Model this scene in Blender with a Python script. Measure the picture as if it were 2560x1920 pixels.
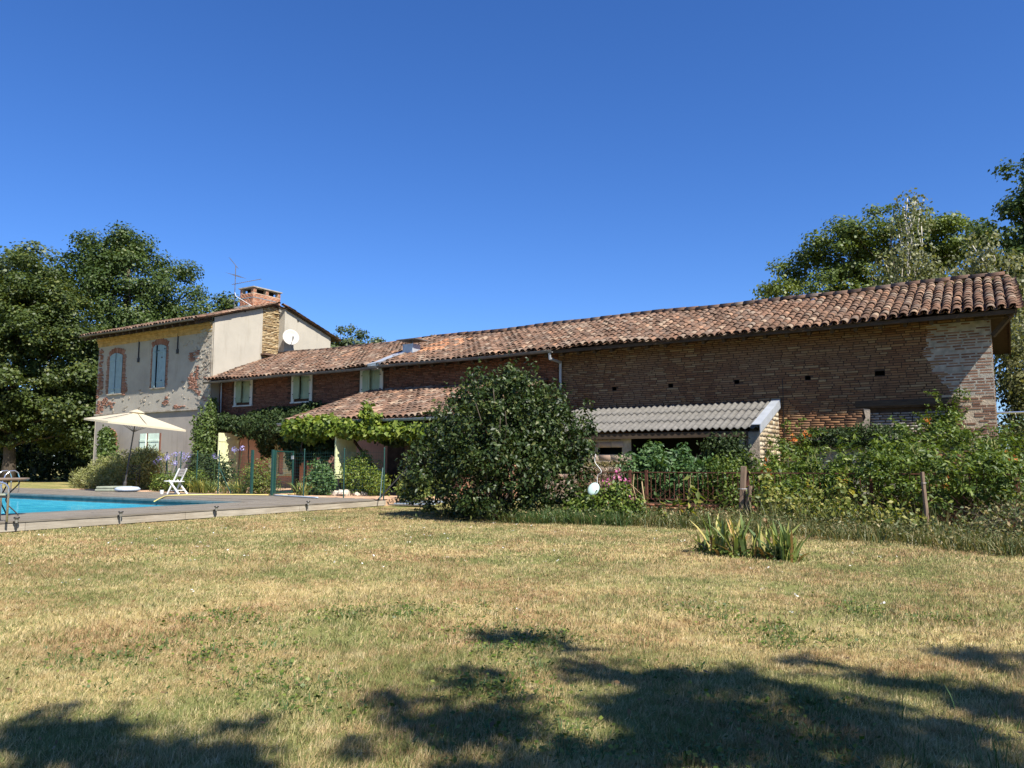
import bpy, math, random
import numpy as np
from mathutils import Vector, Matrix

# world: X runs along the farm front (right positive), Y goes into the building, Z up, metres.
# origin = foot of the barn's right front corner.
for o in list(bpy.data.objects): bpy.data.objects.remove(o)
scene = bpy.context.scene
COL = scene.collection
rad = math.radians

# ------------------------------------------------------------------ camera, sky, sun
CAM = Vector((-0.1, -23.65, 1.2))
YAW, PITCH = rad(32.0), rad(5.97)
cd = bpy.data.cameras.new('camera'); cam = bpy.data.objects.new('camera', cd); COL.objects.link(cam)
cam.location = CAM; cam.rotation_euler = (math.pi/2 + PITCH, 0, YAW)
cd.sensor_width = 36; cd.lens = 27.04; cd.clip_start = .05; cd.clip_end = 3000
scene.camera = cam

SUNV = Vector((.80, -.34, 1.0)).normalized()
world = bpy.data.worlds.new('World'); scene.world = world; world.use_nodes = True
wn = world.node_tree.nodes; wn.clear()
sky = wn.new('ShaderNodeTexSky'); sky.sky_type = 'NISHITA'; sky.sun_disc = False
sky.sun_elevation = math.asin(SUNV.z); sky.sun_rotation = math.atan2(SUNV.x, SUNV.y)
sky.altitude = 200; sky.air_density = 1.0; sky.dust_density = .25; sky.ozone_density = 4.5
bg = wn.new('ShaderNodeBackground'); bg.inputs['Strength'].default_value = .085
wo = wn.new('ShaderNodeOutputWorld')
hs = wn.new('ShaderNodeHueSaturation'); hs.inputs['Saturation'].default_value = 1.17; hs.inputs['Value'].default_value = 1.0
world.node_tree.links.new(sky.outputs[0], hs.inputs['Color']); tn = wn.new('ShaderNodeMix'); tn.data_type = 'RGBA'; tn.blend_type = 'MULTIPLY'; tn.inputs[0].default_value = 1; tn.inputs[7].default_value = (.64, .75, 1.02, 1)
world.node_tree.links.new(hs.outputs[0], tn.inputs[6]); world.node_tree.links.new(tn.outputs[2], bg.inputs[0]); world.node_tree.links.new(bg.outputs[0], wo.inputs[0])
sd = bpy.data.lights.new('sun', 'SUN'); sd.energy = 5.0; sd.angle = rad(.53); sd.color = (1, .945, .86)
sun = bpy.data.objects.new('sun', sd); COL.objects.link(sun)
sun.rotation_euler = (-SUNV).to_track_quat('-Z', 'Y').to_euler(); sun.location = (20, -10, 40)
vs = scene.view_settings
vs.view_transform = 'Standard'; vs.look = 'None'; vs.exposure = 1.0; vs.gamma = 1; vs.use_curve_mapping = False
scene.render.engine = 'CYCLES'
scene.cycles.max_bounces = 6; scene.cycles.diffuse_bounces = 3; scene.cycles.transparent_max_bounces = 8

# ------------------------------------------------------------------ helpers: objects
ORG = {}
def setp(o, label=None, cat=None, group=None, kind=None):
    if label: o['label'] = label
    if cat: o['category'] = cat
    if group: o['group'] = group
    if kind: o['kind'] = kind
    return o
def thing(name, label, cat, loc=(0, 0, 0), rotz=0, group=None, kind=None):
    o = bpy.data.objects.new(name, None); COL.objects.link(o)
    o.location = loc; o.rotation_euler = (0, 0, rotz); o.empty_display_size = .2
    ORG[o.name] = Vector(loc)
    return setp(o, label, cat, group, kind)
def link(name, me, parent=None, world=True):
    o = bpy.data.objects.new(name, me); COL.objects.link(o)
    if parent is not None:
        o.parent = parent; ORG[o.name] = ORG.get(parent.name, Vector((0, 0, 0)))
    return o
def npmesh(name, V, F, mat, parent=None, rnd=None, smooth=False, world=True, matidx=None):
    """V (n,3); F (m,k) uniform faces. Vertices are world coordinates when world=True."""
    V = np.asarray(V, dtype=np.float32)
    if parent is not None and world:
        V = V - np.array(ORG.get(parent.name, (0, 0, 0)), dtype=np.float32)
    F = np.asarray(F, dtype=np.int32); m, k = F.shape
    me = bpy.data.meshes.new(name)
    me.vertices.add(len(V)); me.vertices.foreach_set('co', V.ravel())
    me.loops.add(m*k); me.loops.foreach_set('vertex_index', F.ravel())
    me.polygons.add(m); me.polygons.foreach_set('loop_start', np.arange(m, dtype=np.int32)*k)
    mats = mat if isinstance(mat, (list, tuple)) else [mat]
    for q in mats: me.materials.append(q)
    if matidx is not None: me.polygons.foreach_set('material_index', np.asarray(matidx, dtype=np.int32))
    if smooth: me.polygons.foreach_set('use_smooth', np.ones(m, dtype=bool))
    me.update(calc_edges=True)
    if rnd is not None:
        a = me.attributes.new('rnd', 'FLOAT', 'FACE'); a.data.foreach_set('value', np.asarray(rnd, dtype=np.float32))
    return link(name, me, parent)
class MB:
    def __init__(s): s.v = []; s.f = []; s.r = []; s.mi = []; s.cur = 0
    def face(s, idx, r=0): s.f.append(idx); s.r.append(r); s.mi.append(s.cur)
    def hexa(s, P, r=0):
        n = len(s.v); s.v += [tuple(p) for p in P]
        for q in ((0,3,2,1),(4,5,6,7),(0,1,5,4),(1,2,6,5),(2,3,7,6),(3,0,4,7)): s.face([n+i for i in q], r)
    def box(s, x0, x1, y0, y1, z0, z1, r=0):
        s.hexa([(x0,y0,z0),(x1,y0,z0),(x1,y1,z0),(x0,y1,z0),(x0,y0,z1),(x1,y0,z1),(x1,y1,z1),(x0,y1,z1)], r)
    def beam(s, p, q, w, h, up=(0,0,1), r=0, w2=None, h2=None):
        p = Vector(p); q = Vector(q); d = (q-p).normalized(); up = Vector(up)
        if abs(d.dot(up)) > .98: up = Vector((0,1,0))
        sd_ = d.cross(up).normalized(); u = sd_.cross(d)
        w2 = w if w2 is None else w2; h2 = h if h2 is None else h2
        P = [p-sd_*w/2-u*h/2, p+sd_*w/2-u*h/2, q+sd_*w2/2-u*h2/2, q-sd_*w2/2-u*h2/2,
             p-sd_*w/2+u*h/2, p+sd_*w/2+u*h/2, q+sd_*w2/2+u*h2/2, q-sd_*w2/2+u*h2/2]
        s.hexa(P, r)
    def tube(s, pts, rad_, n=6, r=0, cap=True):
        pts = [Vector(p) for p in pts]; rr = rad_ if isinstance(rad_, (list, tuple)) else [rad_]*len(pts)
        base = len(s.v); prev = None
        for i, p in enumerate(pts):
            d = (pts[min(i+1, len(pts)-1)] - pts[max(i-1, 0)]).normalized()
            if prev is None:
                a = d.orthogonal().normalized()
            else:
                a = prev - d*prev.dot(d)
                a = a.normalized() if a.length > 1e-5 else d.orthogonal().normalized()
            prev = a; b = d.cross(a)
            for k in range(n):
                t = 2*math.pi*k/n; s.v.append(tuple(p + (a*math.cos(t)+b*math.sin(t))*rr[i]))
        for i in range(len(pts)-1):
            for k in range(n):
                k2 = (k+1) % n; s.face([base+i*n+k, base+i*n+k2, base+(i+1)*n+k2, base+(i+1)*n+k], r)
        if cap:
            s.face([base+k for k in range(n)][::-1], r); s.face([base+(len(pts)-1)*n+k for k in range(n)], r)
    def lathe(s, prof, n=16, c=(0,0,0), r=0):
        base = len(s.v)
        for (rr, z) in prof:
            for k in range(n):
                t = 2*math.pi*k/n; s.v.append((c[0]+rr*math.cos(t), c[1]+rr*math.sin(t), c[2]+z))
        for i in range(len(prof)-1):
            for k in range(n):
                k2 = (k+1) % n; s.face([base+i*n+k, base+i*n+k2, base+(i+1)*n+k2, base+(i+1)*n+k], r)
        s.face([base+(len(prof)-1)*n+k for k in range(n)], r); s.face([base+k for k in range(n)][::-1], r)
    def prism(s, poly, A, B, N, O, d, r=0):
        """poly in 2D (a,b); O origin, A,B in-plane, extruded by N*d"""
        A, B, N, O = Vector(A), Vector(B), Vector(N), Vector(O); n = len(s.v); k = len(poly)
        for (a, b) in poly: s.v.append(tuple(O+A*a+B*b))
        for (a, b) in poly: s.v.append(tuple(O+A*a+B*b+N*d))
        s.face([n+i for i in range(k)][::-1], r); s.face([n+k+i for i in range(k)], r)
        for i in range(k):
            j = (i+1) % k; s.face([n+i, n+j, n+k+j, n+k+i], r)
    def quad(s, a, b, c, d, r=0):
        n = len(s.v); s.v += [tuple(a), tuple(b), tuple(c), tuple(d)]; s.face([n, n+1, n+2, n+3], r)
    def mesh(s, name, mats, off=(0,0,0), smooth=False):
        me = bpy.data.meshes.new(name); off = Vector(off)
        me.from_pydata([tuple(Vector(p)-off) for p in s.v], [], s.f)
        for q in (mats if isinstance(mats, (list, tuple)) else [mats]): me.materials.append(q)
        me.polygons.foreach_set('material_index', s.mi)
        if smooth: me.polygons.foreach_set('use_smooth', [True]*len(s.f))
        me.update()
        a = me.attributes.new('rnd', 'FLOAT', 'FACE'); a.data.foreach_set('value', s.r)
        return me
    def build(s, name, mats, parent=None, world=True, smooth=False, **kw):
        off = ORG.get(parent.name, (0,0,0)) if (parent is not None and world) else (0,0,0)
        o = link(name, s.mesh(name, mats, off, smooth), parent)
        return setp(o, **kw) if kw else o
def bevel(o, w=.01, seg=1):
    m = o.modifiers.new('bevel', 'BEVEL'); m.width = w; m.segments = seg; m.limit_method = 'ANGLE'
    return o

# ------------------------------------------------------------------ helpers: materials
def S(c):  # sRGB 0-255 to linear
    return tuple(((x/255)/12.92 if x/255 <= .04045 else (((x/255)+.055)/1.055)**2.4) for x in c)
class NT:
    def __init__(s, name):
        s.m = bpy.data.materials.new(name); s.m.use_nodes = True; s.t = s.m.node_tree; s.n = s.t.nodes; s.n.clear()
        s.out = s.n.new('ShaderNodeOutputMaterial'); s.b = s.n.new('ShaderNodeBsdfPrincipled')
        s.L(s.b.outputs[0], s.out.inputs[0])
    def L(s, a, b): s.t.links.new(a, b)
    def node(s, typ, **kw):
        q = s.n.new(typ)
        for k, v in kw.items(): setattr(q, k, v)
        return q
    def pos(s, scale=(1,1,1)):
        g = s.node('ShaderNodeNewGeometry'); mp = s.node('ShaderNodeMapping'); mp.inputs['Scale'].default_value = scale
        s.L(g.outputs['Position'], mp.inputs['Vector']); return mp.outputs[0]
    def noise(s, scale, detail=4, rough=.55, vec=None):
        q = s.node('ShaderNodeTexNoise'); q.inputs['Scale'].default_value = scale
        q.inputs['Detail'].default_value = detail; q.inputs['Roughness'].default_value = rough
        s.L(vec if vec is not None else s.pos(), q.inputs['Vector']); return q.outputs['Fac']
    def rnd(s):
        a = s.node('ShaderNodeAttribute', attribute_name='rnd'); o = s.node('ShaderNodeObjectInfo')
        return s.math('FRACT', s.math('ADD', a.outputs['Fac'], o.outputs['Random']))
    def math(s, op, a, b=None, clamp=False):
        q = s.node('ShaderNodeMath', operation=op, use_clamp=clamp)
        for i, x in enumerate((a, b)):
            if x is None: continue
            if isinstance(x, (int, float)): q.inputs[i].default_value = x
            else: s.L(x, q.inputs[i])
        return q.outputs[0]
    def ramp(s, fac, stops, interp='LINEAR'):
        q = s.node('ShaderNodeValToRGB'); q.color_ramp.interpolation = interp; e = q.color_ramp.elements
        while len(e) < len(stops): e.new(.5)
        for i, (p, c) in enumerate(stops):
            e[i].position = p; e[i].color = (*c, 1) if len(c) == 3 else c
        s.L(fac, q.inputs[0]); return q.outputs[0]
    def mix(s, fac, a, b, mode='MIX'):
        q = s.node('ShaderNodeMix', data_type='RGBA', blend_type=mode)
        for i, x in ((0, fac), (6, a), (7, b)):
            if isinstance(x, (int, float)): q.inputs[i].default_value = x
            elif isinstance(x, tuple): q.inputs[i].default_value = (*x, 1) if len(x) == 3 else x
            else: s.L(x, q.inputs[i])
        return q.outputs[2]
    def mr(s, v, a, b, c=0, d=1):
        q = s.node('ShaderNodeMapRange'); s.L(v, q.inputs[0])
        for i, x in enumerate((a, b, c, d)): q.inputs[i+1].default_value = x
        return q.outputs[0]
    def bump(s, h, strength=.3, dist=.02):
        q = s.node('ShaderNodeBump'); q.inputs['Strength'].default_value = strength; q.inputs['Distance'].default_value = dist
        s.L(h, q.inputs['Height']); s.L(q.outputs[0], s.b.inputs['Normal'])
    def done(s, color, rough=.8, spec=.3, metal=0):
        if isinstance(color, tuple): s.b.inputs['Base Color'].default_value = (*color, 1)
        else: s.L(color, s.b.inputs['Base Color'])
        if isinstance(rough, (int, float)): s.b.inputs['Roughness'].default_value = rough
        else: s.L(rough, s.b.inputs['Roughness'])
        s.b.inputs['Specular IOR Level'].default_value = spec; s.b.inputs['Metallic'].default_value = metal
        return s.m
def plain(name, c, rough=.6, spec=.4, metal=0, var=.15, scale=6, bump=0):
    t = NT(name); n = t.noise(scale, 5)
    k = t.mr(n, .3, .7, 1-var, 1+var)
    col = t.mix(1.0, c, t.mix(0.0, k, k), 'MULTIPLY')
    if bump: t.bump(t.noise(scale*6, 4), bump)
    return t.done(col, rough, spec, metal)
def brickmat(name, stops, patch=None, dark=.5, stain=.6):
    t = NT(name); r = t.rnd(); col = t.ramp(r, stops)
    big = t.noise(.55, 5, .6)
    if patch: col = t.mix(t.mr(big, .42, .62, 0, .75), col, patch)
    fine = t.noise(38, 5, .7)
    col = t.mix(t.mr(fine, .35, .7, 0, .5), col, t.mix(1.0, col, (dark, dark, dark), 'MULTIPLY'))
    st = t.noise(1.3, 6, .65, t.pos((1.6, 1.6, .35)))
    col = t.mix(t.mr(st, .55, .75, 0, stain), col, t.mix(1.0, col, (.45, .42, .42), 'MULTIPLY'))
    t.bump(fine, .5, .012); return t.done(col, .92, .15)
def leafmat(name, stops, trans=.28, rough=.5, spec=.35, tint=None):
    t = NT(name); r = t.rnd(); col = t.ramp(r, stops)
    n = t.noise(.9, 2); col = t.mix(t.mr(n, .35, .65, .0, .35), col, t.mix(1.0, col, (.62, .7, .6), 'MULTIPLY'))
    t.done(col, rough, spec)
    tr = t.node('ShaderNodeBsdfTranslucent'); tc = t.mix(1.0, col, tint or (1.5, 1.45, .55), 'MULTIPLY'); t.L(tc, tr.inputs[0])
    mx = t.node('ShaderNodeMixShader'); mx.inputs[0].default_value = trans
    t.L(t.b.outputs[0], mx.inputs[1]); t.L(tr.outputs[0], mx.inputs[2]); t.L(mx.outputs[0], t.out.inputs[0])
    return t.m
def woodmat(name, c1, c2, axis=(1, 12, 12), rough=.85, sc=3):
    t = NT(name); r = t.rnd(); n = t.noise(sc, 6, .65, t.pos(axis)); big = t.noise(1.1, 4)
    col = t.mix(t.mr(n, .3, .7), c1, c2)
    col = t.mix(t.mr(r, 0, 1, 0, .45), col, t.mix(1.0, col, (.6, .58, .55), 'MULTIPLY'))
    col = t.mix(t.mr(big, .5, .7, 0, .4), col, t.mix(1.0, col, (.6, .57, .52), 'MULTIPLY'))
    t.bump(n, .35, .01); return t.done(col, rough, .2)

BRICK_BARN = brickmat('barn_brick', [(0, (.16, .08, .043)), (.3, (.215, .107, .055)), (.6, (.265, .142, .068)), (.8, (.31, .185, .09)), (.91, (.39, .28, .15)), (1, (.16, .095, .058))], patch=(.25, .155, .09))
BRICK_RED = brickmat('wing_brick', [(0, (.15, .06, .038)), (.4, (.25, .10, .06)), (.75, (.31, .135, .08)), (1, (.21, .10, .07))], stain=.35)
BRICK_PALE = brickmat('repointed_brick', [(0, (.15, .075, .05)), (.5, (.22, .12, .08)), (1, (.29, .175, .12))], stain=.3)
BRICK_WHITE = brickmat('whitewashed_brick', [(0, (.30, .27, .23)), (.5, (.42, .38, .33)), (.8, (.26, .19, .14)), (1, (.5, .47, .42))], stain=.3)
BRICK_CHIM = brickmat('chimney_brick', [(0, (.36, .13, .07)), (.5, (.46, .19, .10)), (1, (.55, .28, .17))], stain=.15)
STONE_CHIM = brickmat('chimney_stone', [(0, (.24, .15, .07)), (.4, (.42, .30, .15)), (1, (.58, .46, .27))], stain=.2)
QUOIN = brickmat('surround_brick', [(0, (.22, .10, .065)), (.5, (.32, .16, .11)), (1, (.38, .22, .16))], stain=.3)
MORTAR = plain('lime_mortar', (.075, .05, .034), .95, .1, var=.4, scale=4, bump=.5)
MORTAR_RED = plain('wing_mortar', (.08, .045, .03), .95, .1, var=.3, scale=4, bump=.4)
MORTAR_GREY = plain('grey_mortar', (.31, .285, .24), .95, .1, var=.3, scale=5, bump=.6)
MORTAR_CREAM = plain('cream_mortar', (.36, .295, .22), .95, .1, var=.35, scale=4, bump=.7)
CREAM = None
def plaster(name, base, stain, speck, bumpd=.25, sc=1.2):
    t = NT(name); a = t.noise(sc, 7, .6); b = t.noise(sc*5, 6, .7); c = t.noise(40, 4)
    col = t.mix(t.mr(a, .4, .68), base, stain); col = t.mix(t.mr(b, .55, .75, 0, .6), col, speck)
    st = t.noise(2.2, 6, .6, t.pos((1.5, 1.5, .22))); col = t.mix(t.mr(st, .55, .8, 0, .5), col, t.mix(1.0, col, (.6, .57, .5), 'MULTIPLY'))
    t.bump(t.math('ADD', t.math('MULTIPLY', b, .7), c), bumpd, .015); return t.done(col, .95, .1)
CREAM = plaster('cream_render', (.40, .365, .295), (.35, .32, .26), (.425, .39, .32), .12, .8)
FACADE = plaster('old_grey_render', (.375, .345, .285), (.305, .28, .235), (.41, .38, .32), .5, 1.0)
FACADE_LOW = plaster('grey_cement_render', (.32, .29, .25), (.27, .245, .215), (.35, .32, .275), .35, .8)
PILASTER = plaster('rough_pilaster_render', (.40, .36, .29), (.24, .20, .155), (.46, .42, .35), 1.0, 3.2)
PINK = plaster('pink_wall_render', (.50, .27, .17), (.42, .225, .145), (.54, .33, .23), .2, 1.0)
SURROUND = plaster('window_surround_plaster', (.62, .57, .49), (.55, .50, .43), (.64, .60, .52), .15, 2)
CORNICE = plain('ochre_cornice', (.42, .28, .115), .9, .1, var=.3, scale=5, bump=.3)
def tilemat(name, lich=.62):
    t = NT(name); r = t.rnd()
    col = t.ramp(r, [(0, (.10, .064, .046)), (.2, (.15, .09, .06)), (.42, (.20, .112, .072)), (.58, (.135, .097, .074)), (.74, (.25, .145, .093)), (.88, (.215, .165, .125)), (.96, (.33, .24, .165)), (1, (.34, .18, .105))])
    n1 = t.noise(5.5, 7, .75); n2 = t.noise(1.1, 5, .6); n3 = t.noise(26, 5, .7)
    col = t.mix(t.mr(n1, .5, .66, 0, lich), col, (.15, .115, .085))
    col = t.mix(t.mr(n3, .58, .72, 0, .55), col, (.42, .37, .29))
    col = t.mix(t.mr(n2, .46, .66, 0, .55), col, t.mix(1.0, col, (.58, .52, .47), 'MULTIPLY'))
    t.bump(n3, .5, .01); return t.done(col, .9, .15)
TILE = tilemat('canal_tile'); RIDGE = tilemat('ridge_tile_lichen', .95)
def newtile():
    t = NT('new_orange_tile'); col = t.ramp(t.rnd(), [(0, (.34, .155, .08)), (1, (.44, .24, .135))]); t.bump(t.noise(26), .3); return t.done(col, .85, .2)
TILE_NEW = newtile()
ZINC = plain('zinc', (.36, .37, .38), .5, .5, .35, .2, 3); ZINC_DARK = plain('weathered_zinc', (.13, .125, .12), .6, .4, .3, .25, 3)
ZINC_PALE = plain('galvanised_sheet', (.42, .45, .48), .45, .5, .3, .12, 3)
FIBRO = None
def fibro():
    t = NT('fibre_cement'); a = t.noise(7, 8, .75); b = t.noise(30, 5, .7); r = t.rnd()
    col = t.mix(t.mr(a, .35, .65), (.185, .175, .158), (.11, .105, .093)); col = t.mix(t.mr(b, .6, .72, 0, .7), col, (.30, .285, .25))
    col = t.mix(t.mr(t.noise(12, 6, .7), .6, .75, 0, .5), col, (.12, .11, .08))
    col = t.mix(t.mr(r, 0, 1, 0, .3), col, t.mix(1.0, col, (.7, .7, .68), 'MULTIPLY'))
    t.bump(b, .5, .01); return t.done(col, .95, .1)
FIBRO = fibro()
SH_BLUE = plain('blue_grey_shutter_paint', (.245, .345, .365), .6, .3, var=.12, scale=4)
SH_GREEN = plain('sage_shutter_paint', (.30, .345, .225), .6, .3, var=.1, scale=4)
SH_YEL = plain('pale_green_yellow_paint', (.56, .59, .34), .6, .3, var=.08, scale=4)
SH_MINT = plain('mint_door_paint', (.60, .72, .60), .6, .3, var=.08, scale=4)
DARK = plain('interior_shade_black', (.012, .011, .01), .9, .1)  # near-black colour paints in the shade inside holes and openings
IRON = plain('black_iron', (.018, .016, .015), .55, .4); RUST = plain('rusty_iron', (.10, .042, .028), .85, .2, var=.4, scale=14)
DWOOD = woodmat('dark_old_wood', (.045, .032, .022), (.10, .07, .045)); OWOOD = woodmat('warm_soffit_wood', (.34, .17, .07), (.48, .27, .12), (12, 1, 12))
FWOOD = woodmat('pale_fascia_wood', (.26, .225, .175), (.41, .37, .30), (14, 1, 14), .85, 2.2)
GWOOD = woodmat('grey_weathered_deck', (.145, .125, .10), (.25, .225, .185), (14, 1, 14), .85, 2.2)
GWOOD_X = woodmat('grey_weathered_deck_across', (.145, .125, .10), (.25, .225, .185), (1, 14, 14), .85, 2.2)
POSTW = woodmat('weathered_post_wood', (.14, .095, .065), (.26, .19, .135), (10, 10, 1), .9, 3)
WHITE = plain('white_paint', (.70, .70, .67), .45, .4, var=.05); CANVAS = None
def canvas():
    t = NT('cream_canvas'); t.done((.66, .60, .46), .85, .15)
    tr = t.node('ShaderNodeBsdfTranslucent'); tr.inputs[0].default_value = (.82, .70, .46, 1)
    mx = t.node('ShaderNodeMixShader'); mx.inputs[0].default_value = .45
    t.L(t.b.outputs[0], mx.inputs[1]); t.L(tr.outputs[0], mx.inputs[2]); t.L(mx.outputs[0], t.out.inputs[0]); return t.m
CANVAS = canvas(); DISHM = plain('off_white_dish', (.43, .41, .36), .5, .3, var=.06)
GREENP = plain('green_fence_coating', (.013, .055, .044), .5, .45, var=.1); STEEL = plain('polished_steel', (.62, .63, .65), .22, .5, .9, .05)
DARKPOLE = plain('dark_grey_pole', (.05, .047, .045), .5, .4); HOSE = plain('yellow_hose', (.55, .47, .16), .5, .4, var=.05)
BLUEPOLE = plain('grey_blue_pole', (.33, .40, .46), .4, .5); TABLETOP = plain('brown_table_top', (.17, .125, .085), .5, .4, var=.2, scale=10)
CUSH = plain('grey_green_cushion', (.22, .24, .185), .9, .1); FLOAT = plain('pale_blue_float', (.40, .47, .56), .5, .3)
COPING = plain('slate_coping', (.10, .135, .135), .7, .3, var=.25, scale=5); LINER = plain('aqua_liner', (.08, .45, .58), .4, .4)
DISCM = plain('mint_plastic', (.40, .53, .49), .4, .4, var=.05); SOLAR = plain('solar_lamp_dark', (.03, .028, .026), .4, .5); STK = plain('solar_lamp_stake', (.35, .34, .31), .4, .5, .5)
ROCK = plain('pale_rock', (.48, .42, .34), .9, .1, var=.3, scale=9, bump=.6)
BARK = woodmat('bark', (.055, .045, .035), (.13, .105, .08), (5, 5, 1), .95, 4); BIRCHB = plain('birch_bark', (.52, .48, .42), .8, .2, var=.35, scale=7)
L_STRAWG = None
STRAW = plain('straw_stem', (.40, .30, .16), .9, .1)
TERRA = plain('terracotta_paving', (.48, .31, .20), .9, .15, var=.3, scale=3, bump=.3)

L_MAPLE = leafmat('maple_leaf', [(0, (.036, .056, .013)), (.5, (.066, .094, .019)), (.85, (.102, .128, .025)), (1, (.16, .17, .04))])
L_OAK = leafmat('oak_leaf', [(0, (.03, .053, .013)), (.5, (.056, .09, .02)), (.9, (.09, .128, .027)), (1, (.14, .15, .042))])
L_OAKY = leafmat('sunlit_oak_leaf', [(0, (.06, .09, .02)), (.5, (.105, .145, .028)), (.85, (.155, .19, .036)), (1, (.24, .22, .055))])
L_DARK = leafmat('dark_leaf', [(0, (.016, .03, .010)), (.6, (.03, .052, .015)), (1, (.06, .085, .025))], .2)
L_BIRCH = leafmat('birch_leaf', [(0, (.10, .115, .045)), (.5, (.16, .17, .07)), (1, (.26, .25, .12))], .35)
L_FAR = leafmat('far_tree_leaf', [(0, (.045, .07, .03)), (.6, (.075, .105, .04)), (1, (.115, .14, .05))])
L_BUSH = leafmat('dogwood_leaf', [(0, (.016, .030, .008)), (.5, (.030, .053, .012)), (.85, (.055, .08, .02)), (1, (.12, .13, .04))], .2, .45, .3)
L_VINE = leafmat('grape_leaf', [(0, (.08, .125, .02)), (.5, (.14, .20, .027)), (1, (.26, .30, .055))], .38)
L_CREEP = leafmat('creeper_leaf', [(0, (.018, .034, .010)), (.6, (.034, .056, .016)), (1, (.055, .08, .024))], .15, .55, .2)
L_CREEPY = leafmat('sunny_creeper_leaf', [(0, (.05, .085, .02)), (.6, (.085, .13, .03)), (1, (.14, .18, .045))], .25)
L_TRUMP = leafmat('trumpet_vine_leaf', [(0, (.038, .07, .012)), (.5, (.08, .125, .018)), (.85, (.13, .175, .024)), (1, (.22, .25, .055))], .28)
L_YELLOW = leafmat('yellowing_leaf', [(0, (.07, .10, .02)), (.4, (.13, .165, .035)), (.75, (.25, .25, .06)), (1, (.38, .33, .09))], .35)
L_LAV = leafmat('wispy_herb_leaf', [(0, (.17, .19, .055)), (.5, (.27, .28, .10)), (.9, (.22, .21, .09)), (1, (.30, .26, .13))], .25)
L_ELDER = leafmat('elder_leaf', [(0, (.04, .085, .025)), (.5, (.065, .13, .04)), (1, (.12, .19, .06))], .25)
L_WEED = leafmat('weed_leaf', [(0, (.06, .085, .03)), (.5, (.11, .13, .045)), (.8, (.20, .18, .075)), (1, (.34, .26, .13))], .25)
L_IRIS = leafmat('iris_blade', [(0, (.08, .13, .05)), (.5, (.17, .23, .07)), (.75, (.34, .35, .10)), (.92, (.46, .38, .14)), (1, (.42, .23, .08))], .25, .5)
L_BROWN = leafmat('dry_brown_leaf', [(0, (.10, .06, .03)), (.5, (.17, .105, .05)), (1, (.26, .17, .08))], .2)
L_HEDGE = leafmat('clipped_hedge_leaf', [(0, (.06, .06, .025)), (.5, (.13, .115, .045)), (1, (.24, .17, .07))], .2)
F_ORANGE = leafmat('orange_petal', [(0, (.60, .13, .03)), (1, (.75, .26, .06))], .3, tint=(1, .8, .6))
F_PINK = leafmat('pink_petal', [(0, (.50, .08, .24)), (1, (.66, .24, .42))], .3, tint=(1, .8, .9))
F_LILAC = leafmat('lilac_petal', [(0, (.30, .27, .58)), (1, (.52, .48, .78))], .3, tint=(1, 1, 1))
F_WHITE = leafmat('white_petal', [(0, (.75, .73, .68)), (1, (.82, .80, .76))], .2, tint=(1, 1, 1))
L_POD = leafmat('green_pod', [(0, (.14, .18, .05)), (1, (.28, .28, .09))], .2)

def groundmat(name, blades):
    t = NT(name)
    big = t.noise(.42, 6, .62); mid = t.noise(1.5, 6, .65); fine = t.noise(9, 5, .7); red = t.noise(.8, 5, .6, t.pos((1.3, .9, 1)))
    tan_ = (.63, .51, .265); pale = (.90, .79, .52); green = (.19, .245, .075); brown = (.50, .335, .175)
    if not blades: tan_ = (.40, .32, .13); pale = (.50, .41, .20); green = (.15, .17, .05); brown = (.32, .22, .10)
    k = t.math('ADD', t.math('MULTIPLY', big, .55), t.math('MULTIPLY', mid, .45))
    col = t.mix(t.mr(red, .42, .62), tan_, brown)
    col = t.mix(t.mr(fine, .5, .7, 0, .7), col, pale)
    if blades:
        r = t.rnd(); k = t.math('ADD', k, t.math('MULTIPLY', t.math('SUBTRACT', r, .5), .30)); k = t.math('ADD', k, t.math('MULTIPLY', t.math('SUBTRACT', t.noise(5.5, 4, .7), .5), .35))
    col = t.mix(t.mr(k, .43, .54, 0, .85), col, green)
    col = t.mix(t.mr(t.noise(.16, 3), .5, .62, 0, .2), col, t.mix(1.0, col, (.72, .85, .7), 'MULTIPLY'))
    if blades:
        col = t.mix(t.mr(t.math('FRACT', t.math('MULTIPLY', r, 7.3)), .0, 1, .0, .8), col, t.mix(1.0, col, (.5, .46, .38), 'MULTIPLY'))
        t.done(col, .75, .2)
        tr = t.node('ShaderNodeBsdfTranslucent'); t.L(col, tr.inputs[0])
        mx = t.node('ShaderNodeMixShader'); mx.inputs[0].default_value = .35
        t.L(t.b.outputs[0], mx.inputs[1]); t.L(tr.outputs[0], mx.inputs[2]); t.L(mx.outputs[0], t.out.inputs[0]); return t.m
    t.bump(t.math('ADD', fine, t.noise(45, 4, .7)), .8, .03); return t.done(col, .95, .1)
LAWN = groundmat('dry_lawn', False); BLADE = groundmat('grass_blade', True)
def watermat():
    t = NT('pool_water'); n = t.noise(1.6, 4, .6, t.pos((1, 2.2, 1))); n2 = t.noise(.5, 3)
    col = t.mix(t.mr(n, .35, .65), (.03, .36, .52), (.08, .54, .67)); col = t.mix(t.mr(n2, .4, .6, 0, .4), col, (.02, .28, .46))
    t.bump(n, .3, .03); t.done(col, .12, .12); t.b.inputs['IOR'].default_value = 1.33; return t.m
WATER = watermat()
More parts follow.
